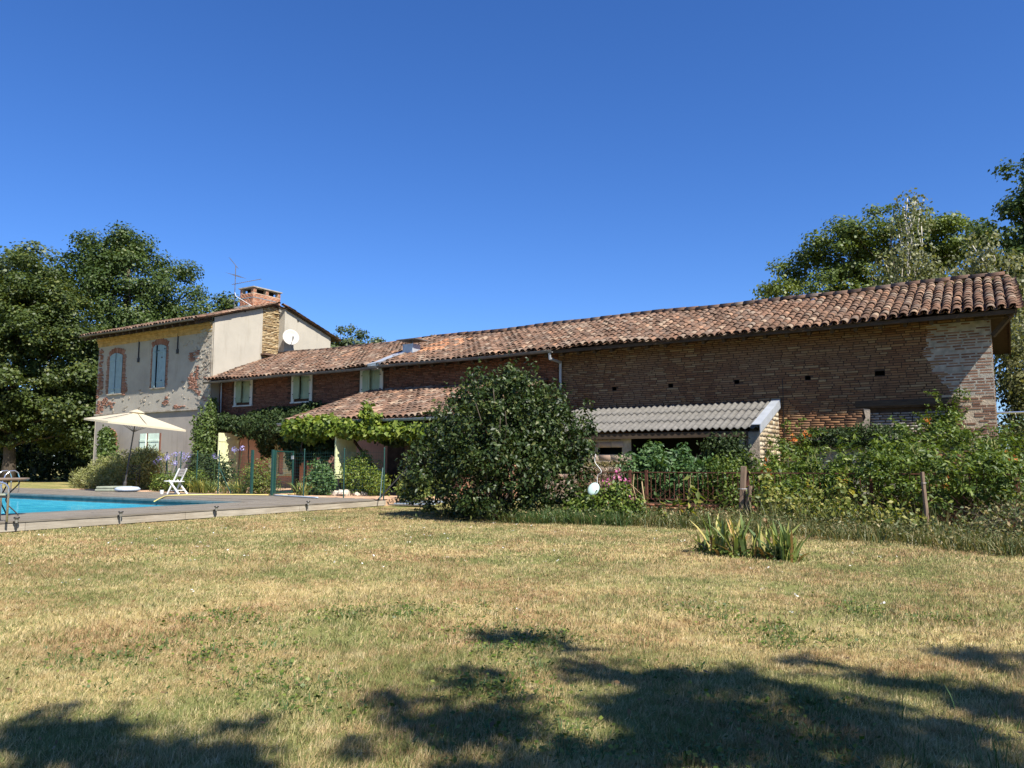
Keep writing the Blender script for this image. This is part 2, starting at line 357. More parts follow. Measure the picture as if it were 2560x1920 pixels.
# ------------------------------------------------------------------ ground, pool, deck
PX0, PX1, PY0, PY1 = -33.0, -17.5, -18.0, -9.95      # pool water edges
DX1 = -15.0; DY1 = -6.45                              # deck edges (right side, far side)
g = MB()
for (x0, x1, y0, y1) in ((-400, PX0-.2, -120, 400), (PX1+.2, 260, -120, 400), (PX0-.2, PX1+.2, PY1+.2, 400), (PX0-.2, PX1+.2, -120, PY0-.2)):
    g.quad((x0, y0, 0), (x1, y0, 0), (x1, y1, 0), (x0, y1, 0))
g.build('lawn', LAWN, kind='structure')
m = MB(); m.quad((PX0, PY0, .02), (PX1, PY0, .02), (PX1, PY1, .02), (PX0, PY1, .02)); m.build('water', WATER, kind='structure')
pool = thing('swimming_pool', 'rectangular swimming pool with slate edge and aqua liner beside the wooden deck', 'swimming pool', ((PX0+PX1)/2, (PY0+PY1)/2, 0))
for (x0, x1, y0, y1) in ((PX0-.02, PX1+.02, PY1, PY1+.18), (PX0-.02, PX1+.02, PY0-.18, PY0), (PX1, PX1+.18, PY0-.18, PY1+.18), (PX0-.18, PX0, PY0-.18, PY1+.18)):
    q = MB(); q.box(x0, x1, y0, y1, -.9, .0); q.build('liner', LINER, pool); q = MB(); q.box(x0, x1, y0, y1, .001, .136); q.build('waterline_shade_band', COPING, pool)  # dark band above the liner paints in the coping's shade and reflection
n = 22
for i in range(n):                       # coping slabs round the water
    x0 = PX0 + (PX1-PX0)*i/n; x1 = PX0 + (PX1-PX0)*(i+1)/n
    q = MB(); q.box(x0+.006, x1-.006, PY1-.03, PY1+.32, .138, .188); q.build('coping_slab', COPING, pool)
for i in range(12):
    y0 = PY0 + (PY1-PY0)*i/12; y1 = PY0 + (PY1-PY0)*(i+1)/12
    q = MB(); q.box(PX1-.03, PX1+.32, y0+.006, y1-.006, .138, .186); q.build('coping_slab', COPING, pool)
rng = random.Random(5)
deck = thing('pool_deck', 'weathered grey wooden deck running round the right and far side of the pool', 'deck', (-16.2, -14, 0))
def edge_x(y): return DX1 + .05 - .022*(y+17)         # the front edge drifts slightly
x = PX1+.34; bw = .142; k = 0
base = MB(); base.box(PX1+.33, DX1-.35, -24, DY1-.03, .02, .165); base.box(PX0-3, PX1+.33, PY1+.34, DY1-.03, .02, .165); base.build('deck_joist_frame', DWOOD, deck)
nb = 18; y_end = DY1
for b in range(nb):
    f0, f1 = b/nb, (b+1)/nb
    y = -24 - rng.uniform(0, 2)
    while y < y_end:
        y2 = min(y + rng.uniform(3.4, 4.6), y_end - (0 if b < 9 else (b-9)*.06))
        if y2 - y < .3: break
        def ex(f, yy): xa = PX1+.34; return xa + (edge_x(yy)+.03-xa)*f
        z = .198 + rng.uniform(-.003, .004); g_ = .006
        q = MB(); q.hexa([(ex(f0, y)+g_, y+.003, z-.03), (ex(f1, y)-g_, y+.003, z-.03), (ex(f1, y2)-g_, y2-.003, z-.03), (ex(f0, y2)+g_, y2-.003, z-.03),
                          (ex(f0, y)+g_, y+.003, z), (ex(f1, y)-g_, y+.003, z), (ex(f1, y2)-g_, y2-.003, z), (ex(f0, y2)+g_, y2-.003, z)])
        q.build('deck_board', GWOOD, deck); y = y2
y = -23.0
while y < y_end:                                       # fascia boards facing the lawn
    y2 = min(y + 3.3, y_end)
    q = MB(); q.hexa([(edge_x(y)-.02, y+.004, .02), (edge_x(y)+.012, y+.004, .02), (edge_x(y2)+.012, y2-.004, .02), (edge_x(y2)-.02, y2-.004, .02),
                      (edge_x(y)-.02, y+.004, .158), (edge_x(y)+.012, y+.004, .158), (edge_x(y2)+.012, y2-.004, .158), (edge_x(y2)-.02, y2-.004, .158)])
    q.build('fascia_board', FWOOD, deck); y = y2
yy = PY1+.34; row = 0
while yy < DY1-.05:
    xx = PX0-3 + rng.uniform(0, 2)
    while xx < PX1+.3:
        x2 = min(xx + 4.4, PX1+.33); z = .198 + rng.uniform(-.003, .003)
        q = MB(); q.box(xx+.003, x2-.003, yy+.004, yy+.138, z-.03, z); q.build('deck_board', GWOOD_X, deck); xx = x2
    yy += .142
m = MB(); m.box(-33, -15.25, DY1, -.02, -.05, .188); m.build('patio', TERRA, kind='structure')

# ------------------------------------------------------------------ builders for bricks, tiles
def grid_wall(mb, O, A, N, a0, a1, z0, z1, holes):
    """front sheet in the plane O + A*a + z, with rectangular recesses holes=(a0,a1,z0,z1,depth[,mat])"""
    O, A, N = Vector(O), Vector(A), Vector(N); Z = Vector((0, 0, 1))
    xs = sorted({a0, a1, *[min(max(h[i], a0), a1) for h in holes for i in (0, 1)]}); zs = sorted({z0, z1, *[min(max(h[i], z0), z1) for h in holes for i in (2, 3)]})
    P = lambda a, z, n=0: O + A*a + Z*z + N*n
    for i in range(len(xs)-1):
        for j in range(len(zs)-1):
            ca, cz = (xs[i]+xs[i+1])/2, (zs[j]+zs[j+1])/2
            if any(h[0] < ca < h[1] and h[2] < cz < h[3] for h in holes): continue
            mb.quad(P(xs[i], zs[j]), P(xs[i+1], zs[j]), P(xs[i+1], zs[j+1]), P(xs[i], zs[j+1]))
    for h in holes:
        b0, b1, c0, c1, d = h[:5]; mb.cur = h[5] if len(h) > 5 else 0
        mb.quad(P(b0, c0), P(b1, c0), P(b1, c0, -d), P(b0, c0, -d)); mb.quad(P(b0, c1, -d), P(b1, c1, -d), P(b1, c1), P(b0, c1))
        mb.quad(P(b0, c0), P(b0, c0, -d), P(b0, c1, -d), P(b0, c1)); mb.quad(P(b1, c0, -d), P(b1, c0), P(b1, c1), P(b1, c1, -d))
        mb.quad(P(b0, c0, -d), P(b1, c0, -d), P(b1, c1, -d), P(b0, c1, -d)); mb.cur = 0
BT_V = np.array([(0,0,0),(1,0,0),(1,1,0),(0,1,0),(.03,.10,1),(.97,.10,1),(.97,.90,1),(.03,.90,1)], dtype=np.float32)
BT_F = np.array([(4,5,6,7),(0,1,5,4),(1,2,6,5),(2,3,7,6),(3,0,4,7)], dtype=np.int32)
_unit = {}
def unit_brick(mat):
    if mat.name not in _unit:
        me = bpy.data.meshes.new('brick'); me.from_pydata([tuple(v) for v in BT_V.tolist()], [], BT_F.tolist()); me.materials.append(mat); _unit[mat.name] = me
    return _unit[mat.name]
def lay_bricks(a0, a1, z0, z1, ch=(.058, .068), bl=(.24, .43), joint=.013, seed=1, skip=None, wob=.0, clip=()):
    r = random.Random(seed); out = []; z = z0
    while z < z1-.03:
        h = r.uniform(*ch); a = a0 - r.uniform(0, .3)
        while a < a1:
            l = r.uniform(*bl); b0, b1 = max(a, a0), min(a+l, a1)
            for h_ in clip:
                if h_[2] < z+h and z < h_[3] and b0 < h_[1] and h_[0] < b1:
                    if h_[0]-b0 > b1-h_[1]: b1 = min(b1, h_[0])
                    else: b0 = max(b0, h_[1])
            if b1-b0 > .035 and not (skip and skip((b0+b1)/2, z+h/2, (b1-b0)/2)):
                dz = wob*math.sin(a*2.1+z*3)
                out.append((b0+joint*r.uniform(.2, .8), b1-joint*.5, z+dz+joint*r.uniform(.3, .7), min(z+h, z1)+dz-joint*.4, r.random()))
            a += l
        z += h
    return out
def place_bricks(parent, bricks, O, A, N, mat, proud=(.004, .02), indiv=0, indkey=None, seed=1, part='brick', rest='brickwork'):
    r = np.random.RandomState(seed); O, A, N = np.array(O, float), np.array(A, float), np.array(N, float); Zv = np.array([0, 0, 1.])
    if indiv:
        bricks = sorted(bricks, key=indkey)
        off = ORG[parent.name]; rr = random.Random(seed)
        for (b0, b1, c0, c1, q) in bricks[:indiv]:
            o = link(part, unit_brick(mat), parent); pr = rr.uniform(*proud)+.02
            P = O + A*b0 + Zv*c0 - N*.02
            M = Matrix(((A[0]*(b1-b0), 0, N[0]*pr, 0), (A[1]*(b1-b0), 0, N[1]*pr, 0), (0, c1-c0, 0, 0), (0, 0, 0, 1)))
            o.matrix_basis = Matrix.Translation(Vector(P)-off) @ M
        bricks = bricks[indiv:]
    if not bricks: return
    B = np.array(bricks); n = len(B); pr = r.uniform(proud[0], proud[1], n) + .02
    a = B[:, 0:1] + (B[:, 1:2]-B[:, 0:1])*BT_V[None, :, 0]; z = B[:, 2:3] + (B[:, 3:4]-B[:, 2:3])*BT_V[None, :, 1]; d = -.02 + pr[:, None]*BT_V[None, :, 2]
    a = a + r.uniform(-.003, .003, a.shape); z = z + r.uniform(-.003, .003, z.shape)
    V = O + a[..., None]*A + z[..., None]*Zv + d[..., None]*N
    F = BT_F[None] + (np.arange(n)*8)[:, None, None]
    o = npmesh(rest, V.reshape(-1, 3), F.reshape(-1, 4), mat, parent, np.repeat(B[:, 4], 5))
    return setp(o, kind='stuff')
def tile_template(L=.5, r0=.112, r1=.092, seg=5, concave=False):
    V = []; F = []
    for (y, rr) in ((0, r0), (L, r1)):
        for k in range(seg+1):
            t = math.pi*k/seg
            V.append((rr*math.cos(t), y, rr*(.8*math.sin(t)) if not concave else -rr*.62*math.sin(t)))
    for k in range(seg+1):
        t = math.pi*k/seg; rr = r0-.017
        V.append((rr*math.cos(t), .0, rr*.8*math.sin(t) if not concave else -rr*.62*math.sin(t)))
    for k in range(seg):
        F.append((k, k+1, seg+1+k+1, seg+1+k)); F.append((k, 2*(seg+1)+k, 2*(seg+1)+k+1, k+1))
    return np.array(V, np.float32), np.array(F, np.int32)
TV, TF = tile_template(); PV, PF = tile_template(.5, .112, .10, 4, True)
_tm = {}
def tile_mesh(mat):
    if mat.name not in _tm:
        me = bpy.data.meshes.new('roof_tile'); me.from_pydata([tuple(v) for v in TV.tolist()], [], TF.tolist()); me.materials.append(mat)
        me.polygons.foreach_set('use_smooth', [True]*len(TF)); _tm[mat.name] = me
    return _tm[mat.name]
def tile_roof(parent, x0, x1, ye, ze, yr, zr, pitch=.25, exp=.37, mat=TILE, indiv=0, seed=1, wob=.03, skip=None, newfun=None, dirx=(1, 0, 0), origin=(0, 0, 0)):
    """slope rising from (ye,ze) to (yr,zr); ye may be larger than yr for a back slope"""
    r = np.random.RandomState(seed); A = np.array([1., 0, 0]); Sv = np.array([0, yr-ye, zr-ze], float); Ls = np.linalg.norm(Sv); Sv /= Ls
    N = np.cross(A, Sv);  N = N if N[2] > 0 else -N
    nc = int(round((x1-x0)/pitch)); pitch = (x1-x0)/nc; nr = max(1, int(round(Ls/exp))); exp = Ls/nr
    I, J = np.meshgrid(np.arange(nc), np.arange(nr), indexing='ij'); I = I.ravel(); J = J.ravel()
    def wb(x, s): return wob*(np.sin(x*.55+seed)+.6*np.sin(x*1.37+2*seed)+.35*np.sin(x*3.1+s))
    def frame(I, J, half, lift):
        x = x0 + (I+half)*pitch; s = J*exp + r.normal(size=len(I))*.016 - .05 - .09*(r.rand(len(I)) < .012)
        P = np.array([0, ye, ze]) + x[:, None]*A + s[:, None]*Sv + (lift + wb(x, J*.7) + r.uniform(-.008, .008, len(I)))[:, None]*N
        P[:, 0] += r.uniform(-.012, .012, len(I)); return P
    def emit(name, P, TVx, TFx, tilt, rn, sc, kind):
        n = len(P); yaw = r.uniform(-.035, .035, n); V = TVx[None]*np.ones((n, 1, 1)); V = V.copy()
        V[..., 0] *= sc[:, None]; V[..., 2] = V[..., 2]*sc[:, None] - V[..., 1]*tilt + 0
        X = V[..., 0] - V[..., 1]*yaw[:, None]
        W = P[:, None, :] + X[..., None]*A + V[..., 1:2]*Sv + V[..., 2:3]*N
        F = TFx[None] + (np.arange(n)*len(TVx))[:, None, None]
        o = npmesh(name, W.reshape(-1, 3), F.reshape(-1, 4), mats, parent, np.repeat(rn, len(TFx)), True, matidx=np.repeat(mi, len(TFx)))
        return setp(o, kind='stuff')
    ok = np.ones(len(I), bool)
    if skip is not None: ok = np.array([not skip(x0+(i+.5)*pitch, j*exp/Ls) for i, j in zip(I, J)])
    mats = [mat, TILE_NEW]
    # pans
    Ip, Jp = I[ok], J[ok]; mi = np.zeros(len(Ip), int)
    emit('pan_tiles', frame(Ip, Jp, 1.0, .065), PV, PF, .05, r.rand(len(Ip)), np.ones(len(Ip)), 'stuff')
    P = frame(Ip, Jp, .5, .055); rn = r.rand(len(Ip)); sc = r.uniform(.92, 1.06, len(Ip)); mi = np.zeros(len(Ip), int)
    if newfun: mi = np.array([1 if newfun(x0+(i+.5)*pitch, j*exp/Ls, r) else 0 for i, j in zip(Ip, Jp)])
    if indiv:
        d = np.linalg.norm(P - np.array(CAM), axis=1); order = np.argsort(d); a, b = order[:indiv], order[indiv:]
        off = ORG[parent.name]; R0 = np.array([A, Sv, N]).T
        for t in a:
            o = link('roof_tile', tile_mesh(TILE_NEW if mi[t] else mat), parent)
            rot = Matrix(R0.tolist()).to_4x4() @ Matrix.Rotation(r.uniform(-.04, .04), 4, 'Z') @ Matrix.Rotation(-.055, 4, 'X')
            o.matrix_basis = Matrix.Translation(Vector(P[t])-off) @ rot @ Matrix.Diagonal((sc[t], 1, sc[t], 1))
        P, rn, sc, mi = P[b], rn[b], sc[b], mi[b]
    if len(P): emit('roof_tiles', P, TV, TF, .055, rn, sc, 'stuff')
def ridge_tiles(parent, x0, x1, y, z, mat=RIDGE, seed=1, n=None, L=.44, wob=.03, ws=0, scale=1.25):
    rr = random.Random(seed); x = x0; me = tile_mesh(mat); off = ORG[parent.name]
    while x < x1-.1:
        o = link('ridge_tile', me, parent); w = wob*(math.sin(x*.55+ws)+.6*math.sin(x*1.37+2*ws))
        o.matrix_basis = Matrix.Translation(Vector((x, y, z+w+rr.uniform(-.006, .01)))-off) @ Matrix.Rotation(-math.pi/2+rr.uniform(-.03, .03), 4, 'Z') @ Matrix.Rotation(.05, 4, 'X') @ Matrix.Diagonal((scale, 1, scale, 1))
        x += L*rr.uniform(.93, 1.05)
def shutter(name, w, h, nb, mat, parent, O, A, N, arch=0, t=.035, battens=(.14, .86), proud=.0):
    """ledged shutter: vertical boards with open joints and cross battens; lower left corner O"""
    O, A, N = Vector(O), Vector(A).normalized(), Vector(N).normalized(); q = MB(); bw_ = w/nb
    for i in range(nb):
        a0, a1 = i*bw_+.004, (i+1)*bw_-.004
        def top(a): return h - (arch*((a-w/2)/(w/2))**2 if arch > 0 else 0)
        q.prism([(a0, 0), (a1, 0), (a1, top(a1)), (a0, top(a0))], A, (0, 0, 1), N, O, t, r=(i*.37) % 1)
    q.prism([(.003, .01), (w-.003, .01), (w-.003, h-arch-.02), (.003, h-arch-.02)], A, (0, 0, 1), N, O-N*.012, .012)
    for b in battens:
        q.prism([(.01, h*b-.05), (w-.01, h*b-.05), (w-.01, h*b+.05), (.01, h*b+.05)], A, (0, 0, 1), N, O+N*t, .022)
    return q.build(name, mat, parent)
def gutter(parent, x0, x1, y, z, r=.07, mat=ZINC_DARK, drop=0, name='gutter', sl=0):
    V = []; F = []; n = 8; xs = np.linspace(x0, x1, 24)
    for i, x in enumerate(xs):
        zz = z + sl*(x-x0) + .012*math.sin(x*.9)
        for k in range(n+1):
            t = math.pi + math.pi*k/n; V.append((x, y+r*math.cos(t), zz+r*math.sin(t)))
        V.append((x, y-r-.012, zz+.012))
    k1 = n+2
    for i in range(len(xs)-1):
        for k in range(n): F.append((i*k1+k, i*k1+k+1, (i+1)*k1+k+1, (i+1)*k1+k))
        F.append((i*k1+n+1, i*k1, (i+1)*k1, (i+1)*k1+n+1))
    o = npmesh(name, V, F, mat, parent, smooth=True); m = o.modifiers.new('solid', 'SOLIDIFY'); m.thickness = .006; return o

# ------------------------------------------------------------------ barn (right part of the long building)
BX0 = -20.75; BD = 7.3; EV_Y, EV_Z, RG_Y, RG_Z = -.78, 5.10, 3.6, 6.80
def roofz(y): return EV_Z + (RG_Z-EV_Z)*(y-EV_Y)/(RG_Y-EV_Y)
barn = thing('brick_barn', 'long old brick barn with a red canal tile roof, bare weathered wall and no shutters', 'barn', (BX0/2, 0, 0))
holes = [(x-.075, x+.075, 3.67, 3.79, .3, 1) for x in (-10.82, -8.84, -6.71, -4.63)] + [(-2.83, -2.58, 3.68, 3.81, .3, 1), (-.72, -.58, 2.96, 3.10, .3, 1), (-.72, -.57, 2.38, 2.54, .3, 1)]
opening = (-3.1, -.86, 1.5, 2.77, .13, 2)
w = MB(); grid_wall(w, (0, 0, 0), (1, 0, 0), (0, -1, 0), BX0, 0, 0, 5.28, holes+[opening])
w.quad((0, 0, 0), (0, BD, 0), (0, BD, 5.28), (0, 0, 5.28)); w.face([len(w.v)+i for i in range(3)]) if False else None
n0 = len(w.v); w.v += [(0, 0, 5.28), (0, BD, 5.28), (0, RG_Y, 6.6)]; w.face([n0, n0+1, n0+2])
w.quad((BX0, BD, 0), (0, BD, 0), (0, BD, 5.28), (BX0, BD, 5.28))
w.build('wall', [MORTAR, DARK, MORTAR], barn)
UP = [(0, 5.0), (0, 3.02), (-.86, 3.02), (-1.0, 3.1), (-1.08, 3.3), (-1.22, 3.4), (-1.3, 3.62), (-1.42, 3.72), (-1.45, 3.95), (-1.6, 4.15), (-1.62, 4.3), (-1.5, 4.42), (-1.52, 4.62), (-1.46, 4.8), (-1.52, 5.0)]
LO = [(0, 0), (0, 3.015), (-.84, 3.015), (-.855, 2.6), (-.85, 1.4), (-.95, .9), (-.9, 0)]
def inpoly(a, z, P):
    c = False; j = len(P)-1
    for i in range(len(P)):
        if (P[i][1] > z) != (P[j][1] > z) and a < (P[j][0]-P[i][0])*(z-P[i][1])/(P[j][1]-P[i][1])+P[i][0]: c = not c
        j = i
    return c
for nm, P, mt in (('repointed_mortar', UP, MORTAR_GREY), ('lime_rendered_mortar', LO, MORTAR_CREAM)):
    q = MB(); PP = [(a, z) for a, z in P]; n0 = len(q.v)
    q.prism(PP, (1, 0, 0), (0, 0, 1), (0, -1, 0), (0, 0, 0), .009); q.build(nm, mt, barn)
def hit(a, z, hl, pad=.02): return any(h[0]-hl < a < h[1]+hl and h[2]-pad < z < h[3]+pad for h in holes)
def sk_main(a, z, hl): return (inpoly(a-hl+.04, z, UP) and inpoly(a+hl-.04, z, UP)) or inpoly(a, z, LO) or (opening[0]-hl < a < opening[1]+hl and opening[2] < z < 3.0) or (a < -12.9 and z < 1.0)
key = lambda b: (b[0]+.1)**2*.35 + (b[2]-3.6)**2
place_bricks(barn, lay_bricks(BX0, -12.95, 2.6, 5.22, (.056, .066), (.22, .42), .013, 4, sk_main), (0, 0, 0), (1, 0, 0), (0, -1, 0), BRICK_RED, (.002, .014), 0, None, 14, rest='red_brickwork')
place_bricks(barn, lay_bricks(-12.95, 0, .02, 5.22, (.056, .08), (.16, .44), .013, 3, sk_main, .0, holes), (0, 0, 0), (1, 0, 0), (0, -1, 0), BRICK_BARN, (.004, .02), 200, key, 3)
def sk_up(a, z, hl): return not inpoly(a, z, UP) or hit(a, z, hl) or math.sin(a*37.1+z*91.7) > .72 or (z > 4.7 and math.sin(a*13+z*29) > -.3)
place_bricks(barn, lay_bricks(-1.65, 0, 3.03, 4.98, (.07, .08), (.2, .42), .03, 8, sk_up), (0, -.009, 0), (1, 0, 0), (0, -1, 0), BRICK_PALE, (.001, .006), 50, lambda b: b[2], 5)
def sk_lo(a, z, hl): return not inpoly(a, z, LO) or hit(a, z, hl) or math.sin(a*51.1+z*77.7) > .80
place_bricks(barn, lay_bricks(-.95, 0, .5, 3.0, (.062, .072), (.2, .42), .020, 9, sk_lo), (0, -.009, 0), (1, 0, 0), (0, -1, 0), BRICK_PALE, (.002, .014), 50, lambda b: -b[2], 6)
place_bricks(barn, lay_bricks(-3.08, -.88, 1.5, 2.66, (.06, .085), (.18, .4), .018, 11), (0, .13, 0), (1, 0, 0), (0, -1, 0), BRICK_WHITE, (.010, .03), 0, None, 7, rest='blocked_opening_stones')
place_bricks(barn, lay_bricks(0, BD, .02, 5.2, (.058, .07), (.22, .43), .014, 13), (0, 0, 0), (0, 1, 0), (1, 0, 0), BRICK_PALE, (.002, .012), 0, None, 8, rest='gable_brickwork')
q = MB(); q.box(-3.38, -.80, -.035, .12, 2.80, 2.985); bevel(q.build('lintel_beam', DWOOD, barn), .02)
q = MB(); q.box(-1.22, -.82, -.05, .1, 2.99, 3.05); q.build('lintel_pad', MORTAR_CREAM, barn)
q = MB(); q.prism([(-3.2, 2.1), (-3.06, 2.05), (-3.02, 2.4), (-3.0, 2.74), (-3.17, 2.77), (-3.12, 2.5), (-3.22, 2.35)], (1, 0, 0), (0, 0, 1), (0, -1, 0), (0, 0, 0), .03); q.build('whitewash_jamb', MORTAR_CREAM, barn)
# roof
RX1 = .58
s = MB(); s.hexa([(BX0, EV_Y+.03, EV_Z-.07), (RX1, EV_Y+.03, EV_Z-.07), (RX1, RG_Y, RG_Z-.07), (BX0, RG_Y, RG_Z-.07), (BX0, EV_Y+.03, EV_Z-.03), (RX1, EV_Y+.03, EV_Z-.03), (RX1, RG_Y, RG_Z-.03), (BX0, RG_Y, RG_Z-.03)])
s.hexa([(BX0, RG_Y, RG_Z-.07), (RX1, RG_Y, RG_Z-.07), (RX1, BD+.7, EV_Z-.07), (BX0, BD+.7, EV_Z-.07), (BX0, RG_Y, RG_Z-.03), (RX1, RG_Y, RG_Z-.03), (RX1, BD+.7, EV_Z-.03), (BX0, BD+.7, EV_Z-.03)])
s.build('roof_boarding', DWOOD, barn)
tile_roof(barn, BX0, RX1+.05, EV_Y, EV_Z, RG_Y-.05, RG_Z-.02, .25, .36, TILE, 290, 2, .034, newfun=lambda x, t, r: -20.2 < x < -18.4 and .32 < t < .8 and r.rand() < .4)
ridge_tiles(barn, BX0, RX1-.1, RG_Y, RG_Z+.05, RIDGE, 4, ws=2, wob=.025, scale=1.7)
x = -.1; i = 0; rme = None
while x > BX0:                                        # rafter tails under the eave
    if rme is None:
        q = MB(); q.beam((0, -.62, 0), (0, .1, .28), .09, .12); rme = q.mesh('rafter_tail', DWOOD)
    o = link('rafter_tail', rme, barn); o.location = Vector((x, 0, EV_Z-.15)) - ORG[barn.name]; x -= .62
q = MB(); q.beam((BX0, EV_Y+.02, EV_Z-.06), (RX1, EV_Y+.02, EV_Z-.06), .03, .11); q.build('eave_board', DWOOD, barn)
q = MB(); q.beam((RX1-.03, EV_Y, EV_Z-.09), (RX1-.03, RG_Y, RG_Z-.09), .035, .16); q.beam((RX1-.03, BD+.7, EV_Z-.09), (RX1-.03, RG_Y, RG_Z-.09), .035, .16); q.build('barge_board', DWOOD, barn)
for i in range(9):                                    # warm planks under the gable overhang
    y = -.55 + i*.62
    q = MB(); za, zb = roofz(y)-.115, roofz(y+.6)-.115
    if y+.6 < RG_Y: q.hexa([(.02, y, za-.02), (RX1-.05, y, za-.02), (RX1-.05, y+.59, zb-.02), (.02, y+.59, zb-.02), (.02, y, za), (RX1-.05, y, za), (RX1-.05, y+.59, zb), (.02, y+.59, zb)]); q.build('soffit_plank', OWOOD, barn)
for yy, in ((-.22,), (1.7,), (3.55,)):
    q = MB(); q.box(-.35, RX1-.06, yy-.09, yy+.09, roofz(yy)-.32, roofz(yy)-.14); q.build('purlin_end', DWOOD, barn)
q = MB(); q.beam((.03, -.1, 4.55), (.42, -.35, 4.98), .09, .11); q.build('gable_brace', DWOOD, barn)
gutter(barn, -20.6, -12.72, EV_Y-.09, EV_Z-.04, .075)
q = MB(); q.tube([(-12.82, EV_Y-.09, EV_Z-.1), (-12.82, EV_Y-.07, EV_Z-.3), (-12.80, -.12, 4.75), (-12.82, -.09, 4.5), (-12.86, -.09, .1)], .05, 8); q.tube([(-12.83, -.09, 3.72), (-12.83, -.09, 3.62)], .06, 8); q.build('downpipe', ZINC, barn, smooth=False)
cb = MB(); cb.tube([(-5.35, -.03, 3.75), (-5.34, -.04, 3.3), (-5.36, -.03, 2.9), (-5.33, -.03, 2.0)], .012, 5); cb.build('wall_cable', IRON, barn)
pr = MB(); pr.tube([(.02, 1.2, 2.6), (3.4, 1.5, 2.62)], .03, 8); pr.tube([(3.4, 1.5, 0), (3.4, 1.5, 2.7)], .035, 8); pr.build('clothes_rail', STEEL, None); setp(bpy.data.objects['clothes_rail'], 'thin pale metal rail running off to the right from the barn corner', 'rail')

# ------------------------------------------------------------------ farmhouse wing with the three shuttered windows
HX = -31.4
wing = thing('farmhouse_wing', 'lower brick farmhouse wing with three sage green shuttered windows under a tiled roof', 'farmhouse', ((HX+BX0)/2, 0, 0))
wins = [(-30.28, -29.0), (-26.42, -25.12), (-22.32, -21.06)]
wh = [(a+.17, b-.17, 4.06, 5.06, .25, 1) for a, b in wins]
dh = [(-27.1, -26.05, .75, 2.25, .25, 1), (-25.3, -24.2, .19, 2.3, .35, 1)]
w = MB(); grid_wall(w, (0, 0, 0), (1, 0, 0), (0, -1, 0), HX, BX0-.005, 0, 5.25, wh+dh)
w.build('wall', [MORTAR_RED, DARK], wing); w = MB(); w.quad((HX, BD, 0), (BX0, BD, 0), (BX0, BD, 5.3), (HX, BD, 5.3)); w.build('rear_wall', MORTAR_RED, wing)
q = MB(); grid_wall(q, (0, -.012, 0), (1, 0, 0), (0, -1, 0), HX+.02, BX0-.02, .1, 2.75, [d[:4]+(.012,) for d in dh]); q.build('ground_floor_render', PINK, wing)
def sk_w(a, z, hl): return any(x0-hl < a < x1+hl and 3.93 < z < 5.24 for x0, x1 in wins)
place_bricks(wing, lay_bricks(HX+.02, BX0-.01, 2.77, 5.2, (.056, .062), (.24, .42), .014, 21, sk_w), (0, 0, 0), (1, 0, 0), (0, -1, 0), BRICK_RED, (.002, .010), 0, None, 21)
for k, (a, b) in enumerate(wins):
    wd = thing('window', None, None); wd.parent = wing; ORG[wd.name] = ORG[wing.name]; wd.location = (0, 0, 0)
    q = MB(); q.box(a, a+.17, -.03, .05, 3.94, 5.22); q.box(b-.17, b, -.03, .05, 3.94, 5.22); q.box(a+.17, b-.17, -.03, .05, 5.06, 5.22); q.box(a-.02, b+.02, -.07, .05, 3.88, 3.94); q.build('surround', SURROUND, wd)
    iw = b-a-.34; lw = iw*.5; rw = iw*.56
    ang = rad((16, 20, 13)[k])
    shutter('shutter', rw, .985, 5, SH_GREEN, wd, (b-.17-rw+.0, .01, 4.065), (1, 0, 0), (0, -1, 0))
    shutter('shutter', lw, .985, 4, SH_GREEN, wd, (a+.175, -.035, 4.065), (math.cos(ang), -math.sin(ang)*.6, 0), (-math.sin(ang)*.6, -math.cos(ang), 0))
    for zz in (4.28, 4.86):
        q = MB(); q.box(b-.19, b-.10, -.055, -.034, zz-.02, zz+.02); q.box(a+.10, a+.2, -.06, -.034, zz-.02, zz+.02); q.build('hinge', ZINC_DARK, wd)
WE_Z = EV_Z-.02
s = MB()
for (ya, za, yb, zb) in ((EV_Y+.03, WE_Z, RG_Y, RG_Z+.02), (BD+.7, WE_Z, RG_Y, RG_Z+.02)):
    P = [(HX, ya, za-.07), (BX0, ya, za-.07), (BX0, yb, zb-.07), (HX, yb, zb-.07), (HX, ya, za-.03), (BX0, ya, za-.03), (BX0, yb, zb-.03), (HX, yb, zb-.03)]
    s.hexa(P)
s.build('roof_boarding', DWOOD, wing)
VENT = (-20.25, .8)
tile_roof(wing, HX+.02, BX0-.02, EV_Y, WE_Z, RG_Y-.05, RG_Z, .25, .36, TILE, 0, 6, .036, skip=lambda x, t: x > -21.15+.0*t and t < .42 and x > -21.2+.9*t)
ridge_tiles(wing, HX, BX0-.1, RG_Y, RG_Z+.04, RIDGE, 9, ws=6, scale=1.5)
q = MB(); q.hexa([(-21.2, EV_Y-.03, WE_Z+.02), (-20.55, EV_Y-.03, WE_Z+.02), (-20.4, .9, roofz(.9)+.05), (-20.9, .9, roofz(.9)+.05), (-21.25, EV_Y-.05, WE_Z+.10), (-20.5, EV_Y-.05, WE_Z+.17), (-20.35, .9, roofz(.9)+.19), (-20.95, .9, roofz(.9)+.15)]); q.build('valley_flashing', ZINC_PALE, wing)
gutter(wing, HX+.02, -20.6, EV_Y-.09, WE_Z-.05, .075)
q = MB(); q.tube([(-31.12, -.10, 5.05), (-31.12, -.08, 2.4)], .03, 8); q.build('downpipe', ZINC_PALE, wing)
v = thing('roof_vent', 'square galvanised metal flue with a flat rain cover on the tiled roof', 'roof vent', (VENT[0], VENT[1], 5.6))
q = MB(); q.box(-20.5, -20.0, .55, 1.05, 5.5, 6.12); q.box(-20.52, -20.48, .53, .57, 5.5, 6.13); q.box(-20.02, -19.98, .53, .57, 5.5, 6.13); bevel(q.build('flue_box', ZINC_PALE, v), .008)
